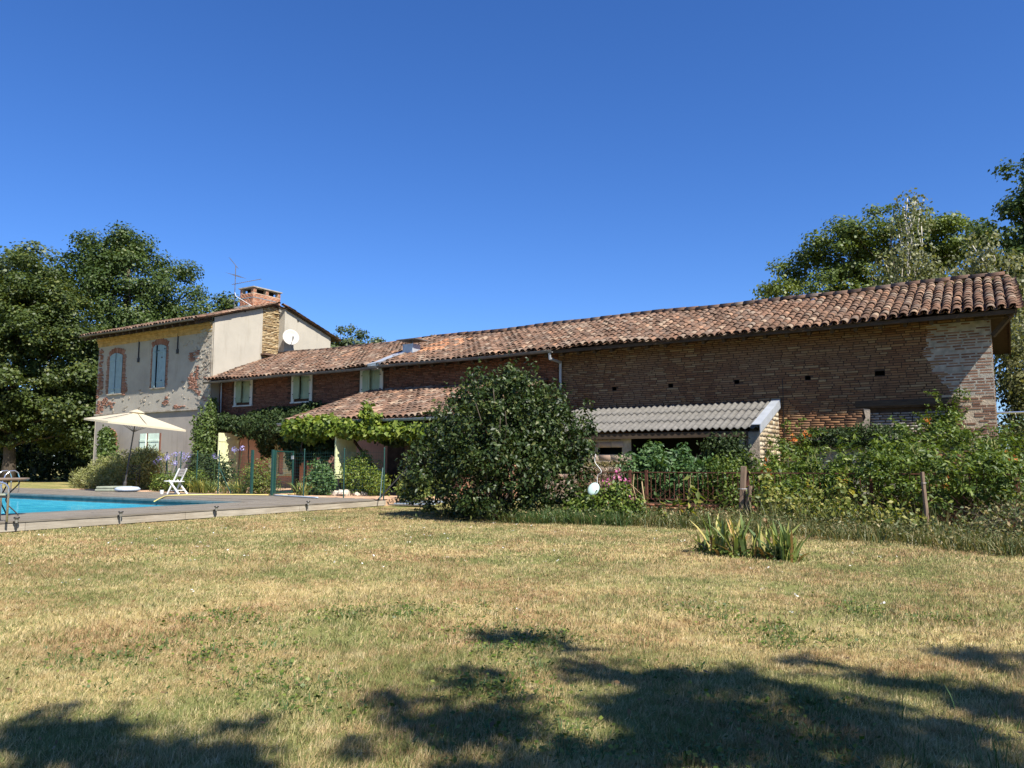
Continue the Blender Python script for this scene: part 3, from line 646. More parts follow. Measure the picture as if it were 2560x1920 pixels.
q = MB(); q.box(-20.72, -19.72, .35, 1.25, 6.27, 6.30); q.build('rain_cover', ZINC_DARK, v)
for xx in (-20.45, -20.05):
    for yy in (.6, 1.0):
        q = MB(); q.box(xx-.012, xx+.012, yy-.012, yy+.012, 6.11, 6.28); q.build('leg', ZINC_DARK, v)
# lower openings of the wing
q = MB(); q.box(-27.16, -27.1, -.06, .06, .7, 2.3); q.box(-26.05, -25.99, -.06, .06, .7, 2.3); q.box(-27.1, -26.05, -.06, .06, 2.24, 2.3); q.box(-27.1, -26.05, -.09, .06, .7, .76); q.build('window_frame', SH_YEL, wing)
shutter('shutter', .42, 1.45, 3, SH_YEL, wing, (-27.62, -.10, .77), (1, 0, 0), (0, -1, 0))
shutter('shutter', .62, 1.45, 4, SH_YEL, wing, (-26.62, -.14, .77), (1, -.15, 0), (-.15, -1, 0))
shutter('door_shutter', 1.12, 2.42, 6, SH_YEL, wing, (-29.75, -1.2, .2), (0, 1, 0), (1, 0, 0))
# ------------------------------------------------------------------ tall house on the left
HL, HR, HF, HB, HE = -41.05, -31.4, -.45, 6.8, 8.16     # left, right, front, back, eave height
HRY, HRZ = 3.17, 9.42
house = thing('tall_house', 'tall two storey house end with grey peeling front, cream gable and arched blue shutters', 'house', ((HL+HR)/2, HF, 0))
AW = [(-39.95, -38.72, 4.92, 7.0), (-36.12, -34.98, 5.05, 7.2)]
w = MB(); grid_wall(w, (0, HF, 0), (1, 0, 0), (0, -1, 0), HL, HR, 3.86, HE+.1, []); w.cur = 1
grid_wall(w, (0, HF+.03, 0), (1, 0, 0), (0, -1, 0), HL, HR, 0, 3.86, [(-36.25, -35.3, .1, 2.75, .2, 2), (-40.1, -39.2, .1, 2.6, .3, 2)]); w.cur = 0
w.quad((HL, HF, 0), (HL, HB, 0), (HL, HB, HE), (HL, HF, HE)); w.quad((HL, HB, 0), (HR, HB, 0), (HR, HB, HE), (HL, HB, HE))
w.build('front_wall', [FACADE, FACADE_LOW, DARK], house)
gz = lambda y: HE+.04 + (HRZ-HE-.06)*(1-abs(y-HRY)/(HRY-HF))
q = MB()
def gab(y0, y1, xo):
    n0 = len(q.v); P = [(xo, y0, 0), (xo, y1, 0), (xo, y1, gz(y1))] + ([(xo, HRY, gz(HRY))] if y0 < HRY < y1 else []) + [(xo, y0, gz(y0))]
    q.v += P; q.face(list(range(n0, n0+len(P))))
gab(HF+.0, 2.42, HR+.02); q.box(HR-.1, HR+.02, HF-.0, HF+.02, 0, gz(HF))
q.build('gable_render', CREAM, house)
q = MB(); gab(3.52, HB, HR+.40); q.quad((HR-.1, 3.52, 0), (HR+.40, 3.52, 0), (HR+.40, 3.52, gz(3.52)), (HR-.1, 3.52, gz(3.52))); q.quad((HR, HB, 0), (HR+.40, HB, 0), (HR+.40, HB, gz(HB)), (HR, HB, gz(HB)))
q.build('rear_gable_render', CREAM, house)
q = MB(); gab(2.42, 3.52, HR-.02); q.build('flue_backing', MORTAR_CREAM, house)
place_bricks(house, lay_bricks(2.44, 3.50, 6.6, gz(3.0)-.02, (.045, .085), (.12, .42), .016, 31), (HR-.02, 0, 0), (0, 1, 0), (1, 0, 0), STONE_CHIM, (.01, .06), 0, None, 31, rest='flue_stonework')
# roof
for nm, ya, za in (('front_roof_boarding', HF-.95, HE-.24), ('rear_roof_boarding', HB+.55, HE-.12)):
    q = MB(); q.hexa([(HL-.12, ya, za), (HR+.12, ya, za), (HR+.12, HRY, HRZ-.04), (HL-.12, HRY, HRZ-.04), (HL-.12, ya, za+.05), (HR+.12, ya, za+.05), (HR+.12, HRY, HRZ+.01), (HL-.12, HRY, HRZ+.01)])
    if ya > 0: q.hexa([(HR+.12, ya, za), (HR+.52, ya, za), (HR+.52, 3.5, HRZ-.17), (HR+.12, 3.5, HRZ-.17), (HR+.12, ya, za+.05), (HR+.52, ya, za+.05), (HR+.52, 3.5, HRZ-.12), (HR+.12, 3.5, HRZ-.12)])
    q.build(nm, DWOOD, house)
tile_roof(house, HL-.12, HR+.2, HF-.97, HE-.20, HRY-.05, HRZ+.02, .25, .36, TILE, 0, 12, .015)
tile_roof(house, HL-.12, HR+.56, HB+.57, HE-.08, HRY+.1, HRZ+.0, .25, .36, TILE, 0, 14, .015, skip=lambda x, t: x > HR+.15 and t > .88)
ridge_tiles(house, HL-.12, HR+.1, HRY, HRZ+.02, TILE, 13, scale=1.1)
rr = random.Random(8); y = HF-.95; vm = tile_mesh(TILE); off = ORG[house.name]; sl = math.atan2(HRZ-HE+.22, HRY-HF+.95)
while y < HRY-.3:                                       # verge tiles lying along the rake
    o = link('verge_tile', vm, house); zz = HE-.14 + (y-HF+.95)*math.tan(sl)
    o.matrix_basis = Matrix.Translation(Vector((HR+.11, y, zz+.0))-off) @ Matrix.Rotation(sl-.04, 4, 'X') @ Matrix.Diagonal((1.25, 1, 1.15, 1)); y += .40
y = HB+.55
while y > HRY+.5:
    o = link('verge_tile', vm, house); zz = HE-.04 + (HB+.57-y)*math.tan(sl)
    o.matrix_basis = Matrix.Translation(Vector((HR+.48, y, zz))-off) @ Matrix.Rotation(math.pi, 4, 'Z') @ Matrix.Rotation(sl-.04, 4, 'X') @ Matrix.Diagonal((1.2, 1, 1.1, 1)); y -= .40
q = MB(); q.box(HL-.05, HR-.06, HF-.09, HF, 7.70, 7.84); q.box(HL-.05, HR-.06, HF-.16, HF, 7.84, 7.96); q.box(HL-.05, HR-.06, HF-.05, HF, 7.52, 7.70); bevel(q.build('cornice', CORNICE, house), .01)
rm = None
for i in range(17):
    if rm is None:
        q = MB(); q.beam((0, -.87, -.17), (0, .05, .17), .10, .13); rm = q.mesh('rafter_tail', DWOOD)
    o = link('rafter_tail', rm, house); o.location = Vector((HL+.1+i*.585, HF, HE-.17)) - off
q = MB(); q.beam((HL-.12, HF-.92, HE-.22), (HR+.1, HF-.92, HE-.21), .03, .07); q.build('eave_board', DWOOD, house)
gutter(house, HL-.125, HR-.1, HF-1.02, HE-.20, .055)
# rough corner strip, string course, cracks
q = MB(); rr = random.Random(4)
pts = [(HR+.0, 3.86), (HR+.0, 8.0)] + [(HR-.92+rr.uniform(-.14, .10)*(1 if i % 2 else .5), 8.0-i*.22) for i in range(19)] + [(HR-.9, 3.86)]
q.prism(pts, (1, 0, 0), (0, 0, 1), (0, -1, 0), (0, HF, 0), .035); q.build('corner_pilaster', PILASTER, house)
q = MB(); q.box(HL-.03, HR-.0, HF-.07, HF+.02, 3.80, 3.88); q.build('string_course', PILASTER, house)
q = MB(); q.box(HR-.9, HR, HF-.04, HF+.02, .1, 3.80); q.build('lower_pilaster', FACADE_LOW, house)
def patch(cx, cz, rx, rz, seed, mat=QUOIN, pr=(.004, .014)):
    r = random.Random(seed); ph = [r.uniform(0, 6.28) for _ in range(3)]
    def sk(a, z, hl):
        t = math.atan2((z-cz)/rz, (a-cx)/rx); d = math.hypot((a-cx)/rx, (z-cz)/rz)
        return d > .75+.25*math.sin(3*t+ph[0])+.15*math.sin(7*t+ph[1])
    return [b for b in lay_bricks(cx-rx*1.2, cx+rx*1.2, cz-rz*1.2, cz+rz*1.2, (.06, .066), (.18, .36), .012, seed, sk)]
bl = []
for i, (cx, cz, rx, rz) in enumerate([(-40.75, 5.9, .26, 1.5), (-40.72, 4.2, .35, .55), (-40.2, 4.5, .35, .3), (-39.6, 4.35, .3, .22), (-38.45, 5.2, .2, .5), (-33.0, 6.35, .25, .3), (-32.55, 6.5, .18, .25), (-32.9, 5.2, .35, .45), (-32.5, 5.55, .2, .5), (-32.65, 4.9, .3, .2), (-34.9, 4.35, .22, .3), (-33.9, 4.02, .5, .13), (-32.3, 4.6, .25, .22), (-31.8, 5.4, .16, .3), (-40.85, 7.2, .1, .25), (-31.75, 4.3, .2, .2)]):
    bl += patch(cx, cz, rx, rz, 40+i)
place_bricks(house, bl, (0, HF, 0), (1, 0, 0), (0, -1, 0), QUOIN, (.036, .048), 0, None, 40, rest='exposed_bricks')
fl = MB(); rr = random.Random(17)                      # flaking lumps of render
for i in range(170):
    t = rr.random(); cx = -31.5-abs(rr.gauss(0, .9)) if t < .75 else rr.uniform(-40.8, -33); cz = rr.uniform(3.95, 7.7) if t < .75 else rr.uniform(3.9, 5.0)
    if any(a-.3 < cx < b+.3 and c-.2 < cz < d+.4 for a, b, c, d in AW): continue
    k = rr.randint(5, 8); sx, sz = rr.uniform(.05, .22), rr.uniform(.03, .10); ro = rr.uniform(-.5, .5)
    P = []
    for j in range(k):
        th = 2*math.pi*j/k; ra = rr.uniform(.5, 1); a, b = sx*ra*math.cos(th), sz*ra*math.sin(th); P.append((a*math.cos(ro)-b*math.sin(ro), a*math.sin(ro)+b*math.cos(ro)))
    fl.prism(P, (1, 0, 0), (0, 0, 1), (0, -1, 0), (cx, HF-(.035 if cx > HR-.9 else 0), cz), rr.uniform(.012, .035))
fl.build('flaking_render', PILASTER, house, kind='stuff')
for (xx, z0, z1) in ((-37.35, 6.55, 7.62), (-34.1, 6.75, 7.66)):
    q = MB(); q.box(xx-.022, xx+.022, HF-.05, HF-.0, z0, z1); q.box(xx-.07, xx+.07, HF-.055, HF, z0-.1, z0+.12); q.build('wall_anchor', IRON, house)
def arched_window(a0, a1, z0, zs, rise, sur, ajar, parent):
    wd = thing('arched_window', None, None); wd.parent = parent; wd.location = (0, 0, 0); ORG[wd.name] = ORG[parent.name]
    br = []; r = random.Random(int(-a0*10)); z = z0
    while z < zs:
        for (x0, x1) in ((a0-sur*r.uniform(.75, 1.1), a0), (a1, a1+sur*r.uniform(.75, 1.1))): br.append((x0, x1-.002, z+.006, z+.058, r.random()))
        z += .066
    place_bricks(wd, br, (0, HF, 0), (1, 0, 0), (0, -1, 0), QUOIN, (.022, .034), 0, None, 3, rest='brick_jambs')
    # arch voussoirs
    c = (a0+a1)/2; half = (a1-a0)/2; Rr = (half*half+rise*rise)/(2*rise); cz = zs+rise-Rr; t0 = math.asin((half+.04)/Rr); q = MB(); nv = 19
    for i in range(nv):
        ta, tb = -t0+2*t0*i/nv+.006, -t0+2*t0*(i+1)/nv-.006
        ro = Rr+.30*r.uniform(.85, 1.1)
        q.prism([(c+Rr*math.sin(ta), cz+Rr*math.cos(ta)), (c+ro*math.sin(ta), cz+ro*math.cos(ta)), (c+ro*math.sin(tb), cz+ro*math.cos(tb)), (c+Rr*math.sin(tb), cz+Rr*math.cos(tb))], (1, 0, 0), (0, 0, 1), (0, -1, 0), (0, HF, 0), .03, r=r.random())
    q.build('brick_arch', QUOIN, wd)
    poly = [(a0, z0), (a1, z0)] + [(c+Rr*math.sin(t), cz+Rr*math.cos(t)) for t in np.linspace(math.asin(half/Rr), -math.asin(half/Rr), 9)]
    q = MB(); q.prism(poly, (1, 0, 0), (0, 0, 1), (0, -1, 0), (0, HF, 0), .004); q.build('opening_shade_sheet', DARK, wd)  # black sheet on the uncut wall stands in for shade behind the shutters
    def leaf(x0, x1, O, A, N, nb):
        q = MB(); t = .035; bw_ = (x1-x0)/nb; A, N, O = Vector(A).normalized(), Vector(N).normalized(), Vector(O)
        for i in range(nb):
            u0, u1 = x0+i*bw_+.004, x0+(i+1)*bw_-.004
            top = lambda u: cz+math.sqrt(max(Rr*Rr-(u-c)**2, 0))-.012-z0
            q.prism([(u0-x0, 0), (u1-x0, 0), (u1-x0, top(u1)), (u0-x0, top(u0))], A, (0, 0, 1), N, O, t, r=(i*.31) % 1)
        hh = zs-z0
        for b in (.13, .88): q.prism([(.01, hh*b-.035), (x1-x0-.01, hh*b-.035), (x1-x0-.01, hh*b+.035), (.01, hh*b+.035)], A, (0, 0, 1), N, O+N*t, .02)
        q.build('shutter', SH_BLUE, wd)
    mid = c - (.14 if ajar else .0)*half*2
    leaf(mid+.006, a1-.01, (mid+.006, HF-.006, z0), (1, 0, 0), (0, -1, 0), 5)
    an = rad(13 if ajar else 4)
    leaf(a0+.01, mid-.006, (a0+.01, HF-.006, z0), (math.cos(an), -math.sin(an), 0), (-math.sin(an), -math.cos(an), 0), 4)
    q = MB(); q.box(a0-.08, a1+.08, HF-.075, HF, z0-.07, z0-.005); q.build('sill', PILASTER, wd)
    if ajar:
        q = MB()
        for (dx, dz) in ((.12, 1.86), (.62, 1.93), (.40, 1.5), (.42, .34)): q.tube([(mid+dx, HF-.04, z0+dz), (mid+dx, HF-.06, z0+dz)], .035, 8)
        q.build('shutter_stops', IRON, wd)
arched_window(-39.9, -38.75, 4.92, 6.93, .15, .32, False, house)
arched_window(-36.1, -35.0, 5.05, 7.09, .14, .17, True, house)
# mint door on the ground floor and the small brick arch under the creeper
q = MB(); q.box(-36.36, -36.25, HF+.01, HF+.1, .1, 2.76); q.box(-35.3, -35.17, HF+.01, HF+.1, .1, 2.76); q.build('door_jamb_bricks', QUOIN, house)
shutter('door', .94, 2.6, 6, SH_MINT, house, (-36.24, HF+.05, .15), (1, 0, 0), (0, -1, 0))
shutter('door_leaf', .5, 2.6, 4, SH_MINT, house, (-36.75, HF-.06, .15), (1, 0, 0), (0, -1, 0))
q = MB(); q.box(-40.35, -40.1, HF-.02, HF+.1, .1, 2.6); q.box(-39.2, -38.95, HF-.02, HF+.1, .1, 2.6)
for i in range(9):
    t0, t1 = math.pi*i/9, math.pi*(i+1)/9
    q.prism([(-39.65+.45*math.cos(t0), 2.6+.3*math.sin(t0)), (-39.65+.7*math.cos(t0), 2.6+.5*math.sin(t0)), (-39.65+.7*math.cos(t1), 2.6+.5*math.sin(t1)), (-39.65+.45*math.cos(t1), 2.6+.3*math.sin(t1))], (1, 0, 0), (0, 0, 1), (0, -1, 0), (0, HF+.1, 0), .12, r=i*.1)
q.build('side_door_brick_arch', QUOIN, house)
# chimney
ch = MB(); cx0, cx1, cy0, cy1, cz0, cz1 = HR-1.05, HR-.02, 1.82, 3.55, 8.7, 10.16
ch.box(cx0, cx1, cy0, cy1, cz0, 9.86); 
for (x0, x1, y0, y1) in ((cx0, cx0+.2, cy0, cy0+.18), (cx1-.2, cx1, cy0, cy0+.18), (cx0, cx0+.2, cy1-.18, cy1), (cx1-.2, cx1, cy1-.18, cy1), (cx1-.2, cx1, 2.6, 2.77), (cx0, cx0+.2, 2.6, 2.77)): ch.box(x0, x1, y0, y1, 9.86, cz1-.035)
ch.cur = 1; ch.box(cx0+.25, cx1-.25, cy0+.25, cy1-.25, 9.87, 10.1)
co = ch.build('chimney', [MORTAR_CREAM, DARK], house)
def sk_c(a, z, hl): return False
fr = [b for b in lay_bricks(cy0, cy1, cz0+.3, 9.86, (.062, .066), (.2, .24), .012, 51)] + [b for (y0, y1) in ((cy0, cy0+.18), (2.6, 2.77), (cy1-.18, cy1)) for b in lay_bricks(y0, y1, 9.87, 10.12, (.062, .066), (.2, .24), .012, 53)]
place_bricks(co, fr, (cx1, 0, 0), (0, 1, 0), (1, 0, 0), BRICK_CHIM, (.004, .012), 0, None, 51, rest='front_brickwork')
fr = lay_bricks(cx0, cx1, cz0+.3, 9.86, (.062, .066), (.2, .24), .012, 52) + lay_bricks(cx0, cx0+.2, 9.87, 10.12, (.062, .066), (.2, .24), .012, 53) + lay_bricks(cx1-.2, cx1, 9.87, 10.12, (.062, .066), (.2, .24), .012, 54)
place_bricks(co, fr, (0, cy0, 0), (1, 0, 0), (0, -1, 0), BRICK_CHIM, (.004, .012), 0, None, 52, rest='side_brickwork')
q = MB(); q.box(cx0-.07, cx1+.07, cy0-.07, cy1+.07, cz1-.035, cz1+.02); q.build('cap_slab', MORTAR_GREY, co)
q = MB(); q.box(cx0-.02, cx1+.02, cy0-.02, cy1+.02, 9.60, 9.63); q.build('chimney_strap', ZINC, co)
q = MB(); q.box(cx0-.12, cx1-.1, cy0-.2, cy0+.02, cz0, 9.2); q.build('mortar_flashing', MORTAR_GREY, co); q = MB(); q.box(cx1-.06, cx1+.1, cy1-.12, cy1+.04, 9.12, 9.3); q.build('mortar_flashing', MORTAR_GREY, co)
q = MB(); q.box(HR-.02, HR+.32, 2.35, 3.5, 6.72, 6.8); q.build('flue_foot_tiles', TILE, house)
for (yy, zz) in ((1.3, 8.78), (4.4, 8.75)):
    q = MB(); q.tube([(HR+(.40 if yy > 3 else .02), yy, zz), (HR+(.44 if yy > 3 else .06), yy, zz)], .04, 8); q.build('vent_hole', DARK, house)
# satellite dish
dish = thing('satellite_dish', 'round white satellite dish on the cream gable wall beside the chimney', 'satellite dish', (HR+.4, 4.1, 7.4))
V = []; F = []; nr_, ns = 6, 24; dn = Vector((.86, -.45, .22)).normalized(); da = dn.orthogonal().normalized(); db = dn.cross(da); dc = Vector((HR+.76, 3.62, 7.72))
for i in range(nr_+1):
    for k in range(ns):
        r_ = .43*i/nr_; t = 2*math.pi*k/ns; V.append(tuple(dc + (da*math.cos(t)+db*math.sin(t))*r_ + dn*(.35*r_*r_)))
for i in range(nr_):
    for k in range(ns): F.append((i*ns+k, i*ns+(k+1) % ns, (i+1)*ns+(k+1) % ns, (i+1)*ns+k))
o = npmesh('reflector', V, F, DISHM, dish, smooth=True); mm = o.modifiers.new('s', 'SOLIDIFY'); mm.thickness = .015
q = MB(); q.tube([dc-Vector((0, 0, .42))+dn*.05, dc+dn*.5-Vector((0, 0, .25))], .018, 6); q.tube([dc+dn*.48-Vector((0, 0, .28)), dc+dn*.52-Vector((0, 0, .12))], .035, 8); q.build('feed_arm', ZINC_DARK, dish)
q = MB(); q.tube([dc-dn*.02, (HR+.41, 4.1, 7.55)], .025, 6); q.tube([(HR+.42, 4.1, 7.2), (HR+.42, 4.1, 7.9)], .03, 6); q.build('wall_bracket', ZINC, dish)
# TV antenna
an = thing('tv_antenna', 'tall thin television antenna mast with three arrays strapped beside the chimney', 'antenna', (HR-1.2, 1.65, 9))
ax, ay = HR-1.22, 1.62
q = MB(); q.tube([(ax, ay, 8.9), (ax, ay, 11.35)], .02, 6); q.build('mast', ZINC_DARK, an)
q = MB()
for zz in (9.45, 9.75): q.tube([(ax, ay, zz), (ax+.22, ay+.2, zz)], .012, 5)
q.build('mast_bracket', ZINC_DARK, an)
Rv = Vector((.848, .53, 0)); Fv = Vector((-.53, .848, 0))
def yagi(c, d, L0, L1, n, el, side, rr_=.011):
    q = MB(); c = Vector(c); d = Vector(d).normalized(); side = Vector(side).normalized(); q.tube([c-d*L0, c+d*L1], rr_*1.4, 5)
    for i in range(n):
        p = c-d*L0+d*((L0+L1)*i/(n-1)); e = el*(1-.25*i/n); q.tube([p-side*e/2, p+side*e/2], rr_*.55, 4)
    q.build('antenna_array', ZINC_DARK, an)
yagi((ax, ay, 10.40), Rv*.93+Fv*.3+Vector((0, 0, .27)), .15, 1.3, 16, .20, Fv)
yagi((ax, ay, 10.85), Rv*.75-Fv*.55-Vector((0, 0, .35)), .25, .5, 5, .85, Rv*.5+Fv*.75)
yagi((ax-.1, ay, 11.45), -Rv*.62+Vector((0, 0, .75)), .25, .42, 6, .3, Fv)
q = MB(); q.tube([(ax, ay, 9.95), (ax+.25, ay-.1, 9.7), (ax+1.1, ay+.1, 9.2), (HR+.05, 1.9, 9.0)], .014, 5); q.build('antenna_cable', WHITE, an)

# ------------------------------------------------------------------ tiled porch in front of the wing
PX_L, PX_R, PYE, PZE, PZW = -21.75, -13.4, -4.45, 2.72, 4.16
porch = thing('tiled_porch', 'lean-to porch with a mossy canal tile roof on wooden posts, grapevine along its gutter', 'porch', ((PX_L+PX_R)/2, PYE, .19))
q = MB(); q.hexa([(PX_L+.05, PYE+.05, PZE-.09), (PX_R, PYE+.05, PZE-.09), (PX_R, -.02, PZW-.09), (PX_L+.05, -.02, PZW-.09), (PX_L+.05, PYE+.05, PZE-.03), (PX_R, PYE+.05, PZE-.03), (PX_R, -.02, PZW-.03), (PX_L+.05, -.02, PZW-.03)]); q.build('roof_boarding', DWOOD, porch)
tile_roof(porch, PX_L, PX_R, PYE, PZE, -.02, PZW, .25, .36, TILE, 290, 33, .02)
gutter(porch, PX_L-.25, PX_R, PYE-.10, PZE-.05, .075, ZINC, name='gutter')
q = MB(); q.beam((PX_L, PYE+.35, PZE-.06), (PX_R, PYE+.35, PZE-.06), .16, .2); q.build('eave_beam', DWOOD, porch)
for xx in (-21.5, -18.9, -16.3, -13.6):
    q = MB(); q.box(xx-.08, xx+.08, PYE+.27, PYE+.43, .18, PZE-.15); q.build('post', DWOOD, porch)
q = MB(); q.beam((-19.0, PYE+.35, 2.3), (-17.6, PYE+.35, .9), .07, .07); q.build('brace_pole', DWOOD, porch)
shutter('porch_shutter', 1.0, 1.5, 6, SH_YEL, porch, (-18.75, -4.95, .72), (0, 1, 0), (1, 0, 0))
q = MB(); q.box(-17.0, -13.4, -2.2, -2.05, .18, 3.3); q.build('inner_wall', PINK, porch)
q = MB(); q.box(-16.9, -16.3, -2.26, -2.2, .2, 2.2); q.build('inner_door', SH_BLUE, porch)
q = MB(); q.box(-21.0, -19.9, -1.6, -1.2, .19, .62); q.box(-21.0, -19.9, -1.25, -1.2, .62, 1.05); q.build('white_bench', WHITE, porch) if False else q.build('bench', SURROUND, porch)

# ------------------------------------------------------------------ shed with the corrugated roof
SX0, SX1, SYE, SZE, SZW = -12.3, -5.5, -2.42, 2.20, 3.04
shed = thing('corrugated_shed', 'low lean-to shed against the barn with a grey corrugated roof and dark open front', 'shed', ((SX0+SX1)/2, SYE, 0))
def sheet(x0, x1, y0, z0, y1, z1, lift):
    nx = int((x1-x0)/.026); V = []; F = []
    xs = np.linspace(x0, x1, nx+1); S_ = np.linspace(0, 1, 4)
    for s_ in S_:
        for x_ in xs: V.append((x_, y0+(y1-y0)*s_, z0+(z1-z0)*s_ + .032*math.sin(2*math.pi*x_/.2) + lift))
    n = nx+1
    for j in range(3):
        for i in range(nx): F.append((j*n+i, j*n+i+1, (j+1)*n+i+1, (j+1)*n+i))
    o = npmesh('roof_sheet', V, F, FIBRO, shed, smooth=True); md = o.modifiers.new('s', 'SOLIDIFY'); md.thickness = .014; return o
xs = np.linspace(SX0, SX1, 8); mid = .5
for i in range(7):
    for (sa, sb, li) in ((0, .36, .0), (.33, .69, .026), (.66, 1.0, .052)):
        sheet(xs[i]-(.05 if i else 0), xs[i+1], SYE+(-.04-SYE)*sa, SZE+(SZW-SZE)*sa, SYE+(-.04-SYE)*sb, SZE+(SZW-SZE)*sb, li+(.008 if i % 2 else 0))
q = MB(); sd_ = Vector((0, -.04-SYE, SZW-SZE))
for (xa, xb, za, zb) in ((SX1-.16, SX1+.08, .07, .09), (SX1+.06, SX1+.08, -.16, .07)):
    q.hexa([(xa, SYE-.05, SZE+za-.0), (xb, SYE-.05, SZE+za), (xb, -.05, SZW+za), (xa, -.05, SZW+za), (xa, SYE-.05, SZE+zb), (xb, SYE-.05, SZE+zb), (xb, -.05, SZW+zb), (xa, -.05, SZW+zb)])
q.build('verge_flashing', ZINC_PALE, shed)
STONE = brickmat('shed_stone', [(0, (.26, .19, .11)), (.5, (.42, .34, .22)), (1, (.52, .45, .33))], stain=.2)
q = MB(); n0 = len(q.v); q.hexa([(SX1-.3, SYE+.12, 0), (SX1, SYE+.12, 0), (SX1, -.03, 0), (SX1-.3, -.03, 0), (SX1-.3, SYE+.12, SZE-.12), (SX1, SYE+.12, SZE-.12), (SX1, -.03, SZW-.14), (SX1-.3, -.03, SZW-.14)]); q.build('side_wall', MORTAR_CREAM, shed)
def sk_s(a, z, hl): return z > SZE-.14 + (a-SYE-.12)/(-.03-SYE-.12)*(SZW-SZE) - .06 or (-1.9 < a < -1.35 and 1.05 < z < 1.5)
place_bricks(shed, lay_bricks(SYE+.13, -.04, .3, 2.95, (.08, .16), (.15, .38), .022, 61, sk_s), (SX1, 0, 0), (0, 1, 0), (1, 0, 0), STONE, (.008, .03), 0, None, 61, rest='side_stonework')
q = MB(); q.beam((SX0, SYE+.1, SZE-.16), (SX1-.3, SYE+.1, SZE-.16), .10, .16); q.build('eave_beam', DWOOD, shed)
RUB = brickmat('shed_hollow_brick', [(0, (.30, .20, .15)), (.5, (.40, .28, .21)), (1, (.46, .35, .28))], stain=.3)
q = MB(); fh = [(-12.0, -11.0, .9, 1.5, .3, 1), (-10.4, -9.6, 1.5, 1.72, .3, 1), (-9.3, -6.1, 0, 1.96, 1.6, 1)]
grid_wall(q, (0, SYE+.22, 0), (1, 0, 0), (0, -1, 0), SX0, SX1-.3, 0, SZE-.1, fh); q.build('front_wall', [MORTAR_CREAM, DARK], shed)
place_bricks(shed, lay_bricks(SX0, SX1-.3, .3, SZE-.24, (.19, .21), (.38, .42), .014, 62, lambda a, z, hl: any(h[0]-hl < a < h[1]+hl and h[2]-.08 < z < h[3]+.08 for h in fh)), (0, SYE+.22, 0), (1, 0, 0), (0, -1, 0), RUB, (.004, .012), 0, None, 62, rest='front_blocks')
# low garden wall with ledge under the blocked opening
gw = thing('garden_wall', 'low masonry wall topped by ivy under the blocked opening of the barn', 'wall', (-3.4, -.8, 0))
q = MB(); q.box(-4.5, -2.35, -1.0, -.04, 0, 1.86); q.build('wall_core', FACADE, gw); q = MB(); q.box(-4.65, -2.2, -1.2, -.02, 1.86, 1.95); q.build('ledge', FACADE_LOW, gw)
# ------------------------------------------------------------------ vegetation builders
def unit(v): return v/np.maximum(np.linalg.norm(v, axis=-1, keepdims=True), 1e-9)
def leaf_geo(P, Nn, size, r, aspect=.62, droop=.25, fold=True):
    """pointed leaves at P with normals Nn; returns V,F (4 tris per leaf when folded, else one quad)"""
    n = len(P); T = unit(np.cross(Nn, r.normal(size=(n, 3)))); T = unit(T + np.array([0, 0, -droop])); Nn = unit(Nn - T*(Nn*T).sum(1, keepdims=True)); B = np.cross(Nn, T)
    s = size*r.uniform(.6, 1.3, (n, 1)); w = s*aspect*.5
    if not fold:
        V = np.stack([P, P+T*s*.45+B*w, P+T*s, P+T*s*.45-B*w], 1); F = np.arange(n)[:, None]*4 + np.array([0, 1, 2, 3]); return V.reshape(-1, 3), F, 1
    V = np.stack([P, P+T*s*.38+B*w+Nn*w*.35, P+T*s, P+T*s*.38-B*w+Nn*w*.35], 1)
    F = (np.arange(n)[:, None, None]*4 + np.array([[0, 1, 2], [0, 2, 3]])[None]).reshape(-1, 3)
    return V.reshape(-1, 3), F, 2
def ellip_leaves(blobs, n, size, seed, shell=.5, up=.45, jit=.8, flat=0, out=.8, gaps=.0, lump=.16):
    """leaf points through the outer part of ellipsoids with lumpy radii"""
    r = np.random.RandomState(seed); bl = np.array(blobs, float)
    wgt = (bl[:, 3]*bl[:, 4]+bl[:, 4]*bl[:, 5]+bl[:, 3]*bl[:, 5]); idx = r.choice(len(bl), n, p=wgt/wgt.sum()); b = bl[idx]
    d = unit(r.normal(size=(n, 3)))
    ph = (idx*1.7)[:, None]
    lum = 1 + lump*np.sin(d[:, :1]*5.1+ph) * np.sin(d[:, 1:2]*4.7+ph*1.3) + lump*.8*np.sin(d[:, 2:3]*6.3+ph*.7+d[:, :1]*3) + lump*.5*np.sin(d[:, :1]*13+d[:, 1:2]*11+d[:, 2:3]*12+ph)
    rr = (1 - shell*r.rand(n, 1)**1.4)*lum + np.abs(r.normal(size=(n, 1)))*.035
    P = b[:, :3] + d*b[:, 3:6]*rr
    Nn = unit(d*out + r.normal(size=(n, 3))*jit + np.array([0, 0, up]))
    ok = P[:, 2] > .01
    return P[ok], Nn[ok], r
def foliage(name, parent, blobs, n, size, mat, seed, aspect=.62, droop=.25, fold=True, kind=None, **kw):
    P, Nn, r = ellip_leaves(blobs, n, size, seed, **kw); V, F, k = leaf_geo(P, Nn, size, r, aspect, droop, fold)
    base = r.rand(len(P)); return setp(npmesh(name, V, F, mat, parent, np.repeat(base, k)), kind=kind)
def limb(mb, a, b, r0, r1, rr, seg=5, sag=.0, n=6):
    a, b = Vector(a), Vector(b); L = (b-a).length; pts = []
    for i in range(seg+1):
        t = i/seg; p = a.lerp(b, t); k = math.sin(math.pi*t)
        pts.append(p + Vector((rr.uniform(-.05, .05)*L*k, rr.uniform(-.05, .05)*L*k, sag*L*k + rr.uniform(-.03, .03)*L*k)))
    mb.tube(pts, [r0+(r1-r0)*i/seg for i in range(seg+1)], n)
